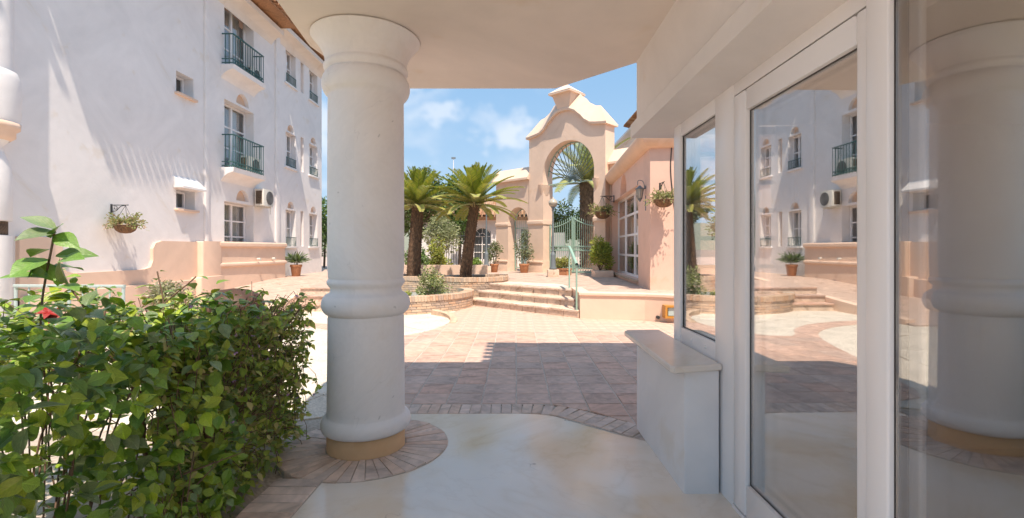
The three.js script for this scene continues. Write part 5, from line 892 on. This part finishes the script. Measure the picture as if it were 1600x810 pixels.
function hibLeafGeo(col) { const L = new Leaves(); const L0 = 1, prof = HOV, m = prof.length - 1; L.blade([0, 0, 0], [1, 0, 0], [0, 1, 0], L0, 0.66, col, prof, 0.22, 0.28); return L.geo(); }
(function hibiscus() {
  const t = thing('hibiscus_shrub', 'broad-leaved green hibiscus shrub with red flowers in the near bed', 'shrub');
  T.leaf = tex(256, (u, v) => { const w = Math.abs(v - 0.5), mid = Math.exp(-Math.pow(w / 0.014, 2)), s = (u * 1.0 - w * 1.1) * 7.5, lat = Math.exp(-Math.pow((s - Math.round(s)) / 0.07, 2)) * (u > 0.03 ? 1 : 0), n = fbm(u * 9, v * 9, 3, 4), sp = sstep(0.22, 0.34, fbm(u * 14 + 7, v * 14, 9, 3)); const k = 0.86 + 0.16 * n + 0.13 * mid + 0.08 * lat; return [k + 0.1 * sp, k, k * 0.96]; }, true, 1);
  const gl = new THREE.MeshPhysicalMaterial({ color: C(1.1, 1.1, 1.1), map: T.leaf, bumpMap: T.leaf, bumpScale: 0.002, roughness: 0.4, vertexColors: true, side: THREE.DoubleSide, transmission: 0.3, thickness: 0 });
  const variants = []; for (let i = 0; i < 10; i++) variants.push(hibLeafGeo(vary(HIB, 0.2)));
  const stems = [], spots = [], inL = new Leaves();
  const stem = (a, b, n, big) => {
    const mid = [lerp(a[0], b[0], 0.5) + rr(-0.12, 0.12), lerp(a[1], b[1], 0.55), lerp(a[2], b[2], 0.5) + rr(-0.12, 0.12)];
    stems.push(tube([a, mid, b], 0.0045, 10, 5)); const c = new THREE.QuadraticBezierCurve3(new THREE.Vector3(...a), new THREE.Vector3(mid[0], mid[1], mid[2]), new THREE.Vector3(...b));
    for (let i = 0; i < n; i++) { const u = 0.3 + 0.7 * i / (n - 1), p = c.getPoint(u), az = i * 2.4 + rr(-0.4, 0.4), d = unit([Math.cos(az), rr(-0.35, 0.5), Math.sin(az)]); spots.push({ p: [p.x + d[0] * 0.02, p.y, p.z + d[2] * 0.02], d, s: (big || 0.088) * rr(0.65, 1.25) * (1.05 - 0.4 * Math.max(0, u - 0.8) / 0.2) }); }
  };
  for (let i = 0; i < 30; i++) { const z = rr(-2.85, -0.75), x = rr(-2.8, -1.62); stem([x * 0.6 - 0.9, -0.08, z * 0.8 - 0.35], [x, rr(0.9, 1.2), z], 9); }
  // leaves crowd the top and the side towards the paving
  const lump = (x, z) => 0.1 * Math.sin(x * 7 + 1) * Math.sin(z * 6) + 0.06 * Math.sin(z * 13 + x * 5);
  for (let i = 0; i < 2600; i++) { const z = rr(-3.1, -0.8), x = rr(-3.1, -1.56), y = 1.13 + lump(x, z) + rr(-0.3, 0.12) * rnd(), d = unit([rr(-1, 1), rr(-0.5, 0.5), rr(-1, 1)]); spots.push({ p: [x, y, z], d, s: rr(0.035, 0.1) }); }
  for (let i = 0; i < 2100; i++) { const z = rr(-2.75, -0.85), y = rr(0.0, 1.1), x = -1.6 + lump(y * 2, z) - 0.36 * rnd() * rnd(), d = unit([rr(-0.6, 1), rr(-0.9, 0.5), rr(-0.9, 0.9)]); spots.push({ p: [x, y, z], d, s: rr(0.03, 0.098), n: [rr(-0.3, 1), rr(0.1, 1), rr(-0.4, 0.8)] }); }
  stem([-2.05, 0.7, -2.12], [-2.0, 1.58, -2.08], 15, 0.13); for (let i = 0; i < 9; i++) spots.push({ p: [-2.0 + rr(-0.03, 0.03), rr(1.36, 1.6), -2.08], d: unit([rr(-1, 1), rr(-0.3, 0.5), rr(-0.5, 1)]), s: rr(0.1, 0.15), n: [rr(-0.4, 0.4), 1, rr(0.2, 1)], first: 1 }); stem([-2.15, 0.8, -2.35], [-2.2, 1.4, -2.3], 9, 0.1);
  stem([-2.3, 0.8, -3.0], [-2.28, 1.36, -3.05], 9); stem([-2.2, 0.8, -3.1], [-2.0, 1.33, -3.0], 9);
  const seen = spots.map(s => { const dx = s.p[0], dy = s.p[1] - EYE, dz = s.p[2], px = 806 + dx / -dz * F, py = 390 - dy / -dz * F; return { ...s, k: s.first ? 9 : px > -20 && py < 830 ? s.s / -dz + (dx > -1.95 || s.p[1] > 1.05 ? 0.05 : 0) + rr(0, 0.02) : -1 }; }).sort((a, b) => b.k - a.k);
  const X = new THREE.Vector3(), Yv = new THREE.Vector3(), Z = new THREE.Vector3(), mt = new THREE.Matrix4();
  seen.forEach((s, i) => {
    const n = s.n ? unit(s.n) : unit([s.d[0] * -s.d[1] + rr(-0.5, 0.5), 1, s.d[2] * -s.d[1] + rr(-0.5, 0.5)]);
    X.set(...s.d); Yv.set(...n); Z.crossVectors(X, Yv).normalize(); Yv.crossVectors(Z, X);
    if (i < 295) { const m = part('leaf', pick(variants), gl, t); mt.makeBasis(X, Yv, Z); m.position.set(...s.p); m.quaternion.setFromRotationMatrix(mt); m.scale.setScalar(s.s); }
    else inL.blade(s.p, s.d, [Yv.x, Yv.y, Yv.z], s.s, s.s * 0.66, vary(HIB, 0.25), HOV, 0.22, 0.28);
  });
  part('inner_leaves', inL.geo(), gl, t, true);
  part('stems', stems, M.twig, t, true);
  // red flowers
  const red = mat([0.3, 0.012, 0.01], 0.6, { side: THREE.DoubleSide });
  for (const p of [[-1.93, 1.24, -1.98], [-1.98, 1.21, -2.05]]) { const L = new Leaves(); for (let k = 0; k < 5; k++) { const a = k * 1.256, d = unit([Math.cos(a), 0.5, Math.sin(a)]); L.blade([0, 0, 0], d, unit([-d[0] * 0.5, 1, -d[2] * 0.5]), 0.034, 0.024, [1, 1, 1], HOV, 0.3, 0.6); } const g = L.geo(); const f = part('flower', g, red, t); f.position.set(...p); f.rotation.set(0.5, 0, -0.4); }
})();
(function trailing() {
  const t = thing('trailing_shrub', 'dense small-leaved shrub with dry twigs at the corner of the near bed', 'shrub');
  const cols = [[0.32, 0.44, 0.06], [0.39, 0.5, 0.07], [0.28, 0.4, 0.11], [0.5, 0.52, 0.11], [0.54, 0.48, 0.2]], L = new Leaves(), tw = [];
  const end = z => -1.66 + 0.05 * Math.sin(z * 5);
  for (let i = 0; i < 620; i++) {
    const z = -3.72 + 1.5 * Math.pow(rnd(), 0.9), edge = rnd();
    let x = edge < 0.55 ? end(z) + rr(-0.14, 0.05) : rr(-2.7, -1.6), y1 = edge < 0.55 ? rr(0.05, 1.18) : rr(0.95, 1.24), zz = z;
    if (x < -1.9 && x > -2.3 && y1 > 1.08) y1 = rr(0.85, 1.06);
    if (rnd() < 0.3) { zz = rr(-3.82, -3.6); x = rr(-2.7, -1.6); y1 = x < -1.95 && x > -2.35 ? rr(0.2, 1.0) : rr(0.2, 1.2); }
    const a = [lerp(x, -2.0, 0.5), y1 * 0.5 + 0.1, lerp(zz, -3.0, 0.5)], b = [x, y1, zz], hang = rr(0.0, 0.22);
    const e = [x + rr(-0.02, 0.06), y1 - hang, zz + rr(-0.08, 0.08)];
    tw.push(tube([a, b, e], 0.0025, 6, 4));
    const c = new THREE.QuadraticBezierCurve3(new THREE.Vector3(...a), new THREE.Vector3(...b), new THREE.Vector3(...e));
    for (let k = 0; k < 24; k++) { const p = c.getPoint(0.15 + 0.85 * k / 20), d = unit([rr(-1, 1), rr(-0.9, 0.5), rr(-1, 1)]), s = rr(0.028, 0.062); L.blade([p.x, p.y, p.z], d, unit([rr(-0.6, 0.9), 1, rr(-0.4, 0.9)]), s, s * 0.72, vary(cols, 0.3), OV, 0.2, 0.3); }
  }
  for (let i = 0; i < 110; i++) { const a = rr(0, 6.28), b = [rr(-2.5, -1.62), rr(0.15, 1.0), rr(-3.6, -2.3)]; tw.push(bar([b[0], b[1], b[2]], [b[0] + rr(-0.25, 0.25), b[1] + rr(-0.1, 0.3), b[2] + rr(-0.25, 0.25)], 0.005, 5, 0.002)); }
  for (let i = 0; i < 9; i++) tw.push(tube([[rr(-2.1, -1.85), -0.1, rr(-3.4, -2.5)], [rr(-2.0, -1.75), 0.4, rr(-3.4, -2.5)], [rr(-2.2, -1.65), 0.9, rr(-3.5, -2.4)]], 0.016, 10, 6));
  part('foliage', L.geo(), M.leaf, t, true); part('twigs', tw, M.twig, t, true);
  const fl = new Leaves(); for (let i = 0; i < 26; i++) { const p = [rr(-1.75, -1.53), rr(0.3, 1.2), rr(-3.7, -2.5)]; for (let k = 0; k < 6; k++) { const d = rdir(); fl.blade(p, d, perp(d), 0.014, 0.012, [0.42, 0.26, 0.45], DI); } } part('blossoms', fl.geo(), M.leafGloss, t, true);
})();
(function litter() { const L = new Leaves(); for (let i = 0; i < 1500; i++) { const d = unit([rr(-1, 1), rr(-0.1, 0.25), rr(-1, 1)]); L.blade([rr(-2.6, -1.54), -0.062 + rr(0, 0.012), rr(-3.3, -0.8)], d, unit([rr(-0.3, 0.3), 1, rr(-0.3, 0.3)]), rr(0.02, 0.05), rr(0.015, 0.03), vary([[0.16, 0.09, 0.04], [0.22, 0.12, 0.05], [0.1, 0.06, 0.03], [0.1, 0.14, 0.03]]), OV); } const m = part('leaf_litter', L.geo(), M.leafGloss, scene); tag(m, 'dry fallen leaves on the soil under the hedge', 'leaf litter', undefined, 'stuff'); })();
bush('pale_shrub', 'pale flowering shrub beyond the hedge before the peach base wall', [-6.2, 0, -8.7], [0.42, 0.55, 0.42], 3200, 0.07, [[0.26, 0.27, 0.12], [0.34, 0.33, 0.18], [0.2, 0.22, 0.08], [0.5, 0.46, 0.34]]);
scene.traverse(o => { if (o.isMesh) { o.castShadow = true; o.receiveShadow = true; } });
renderer.render(scene, camera);
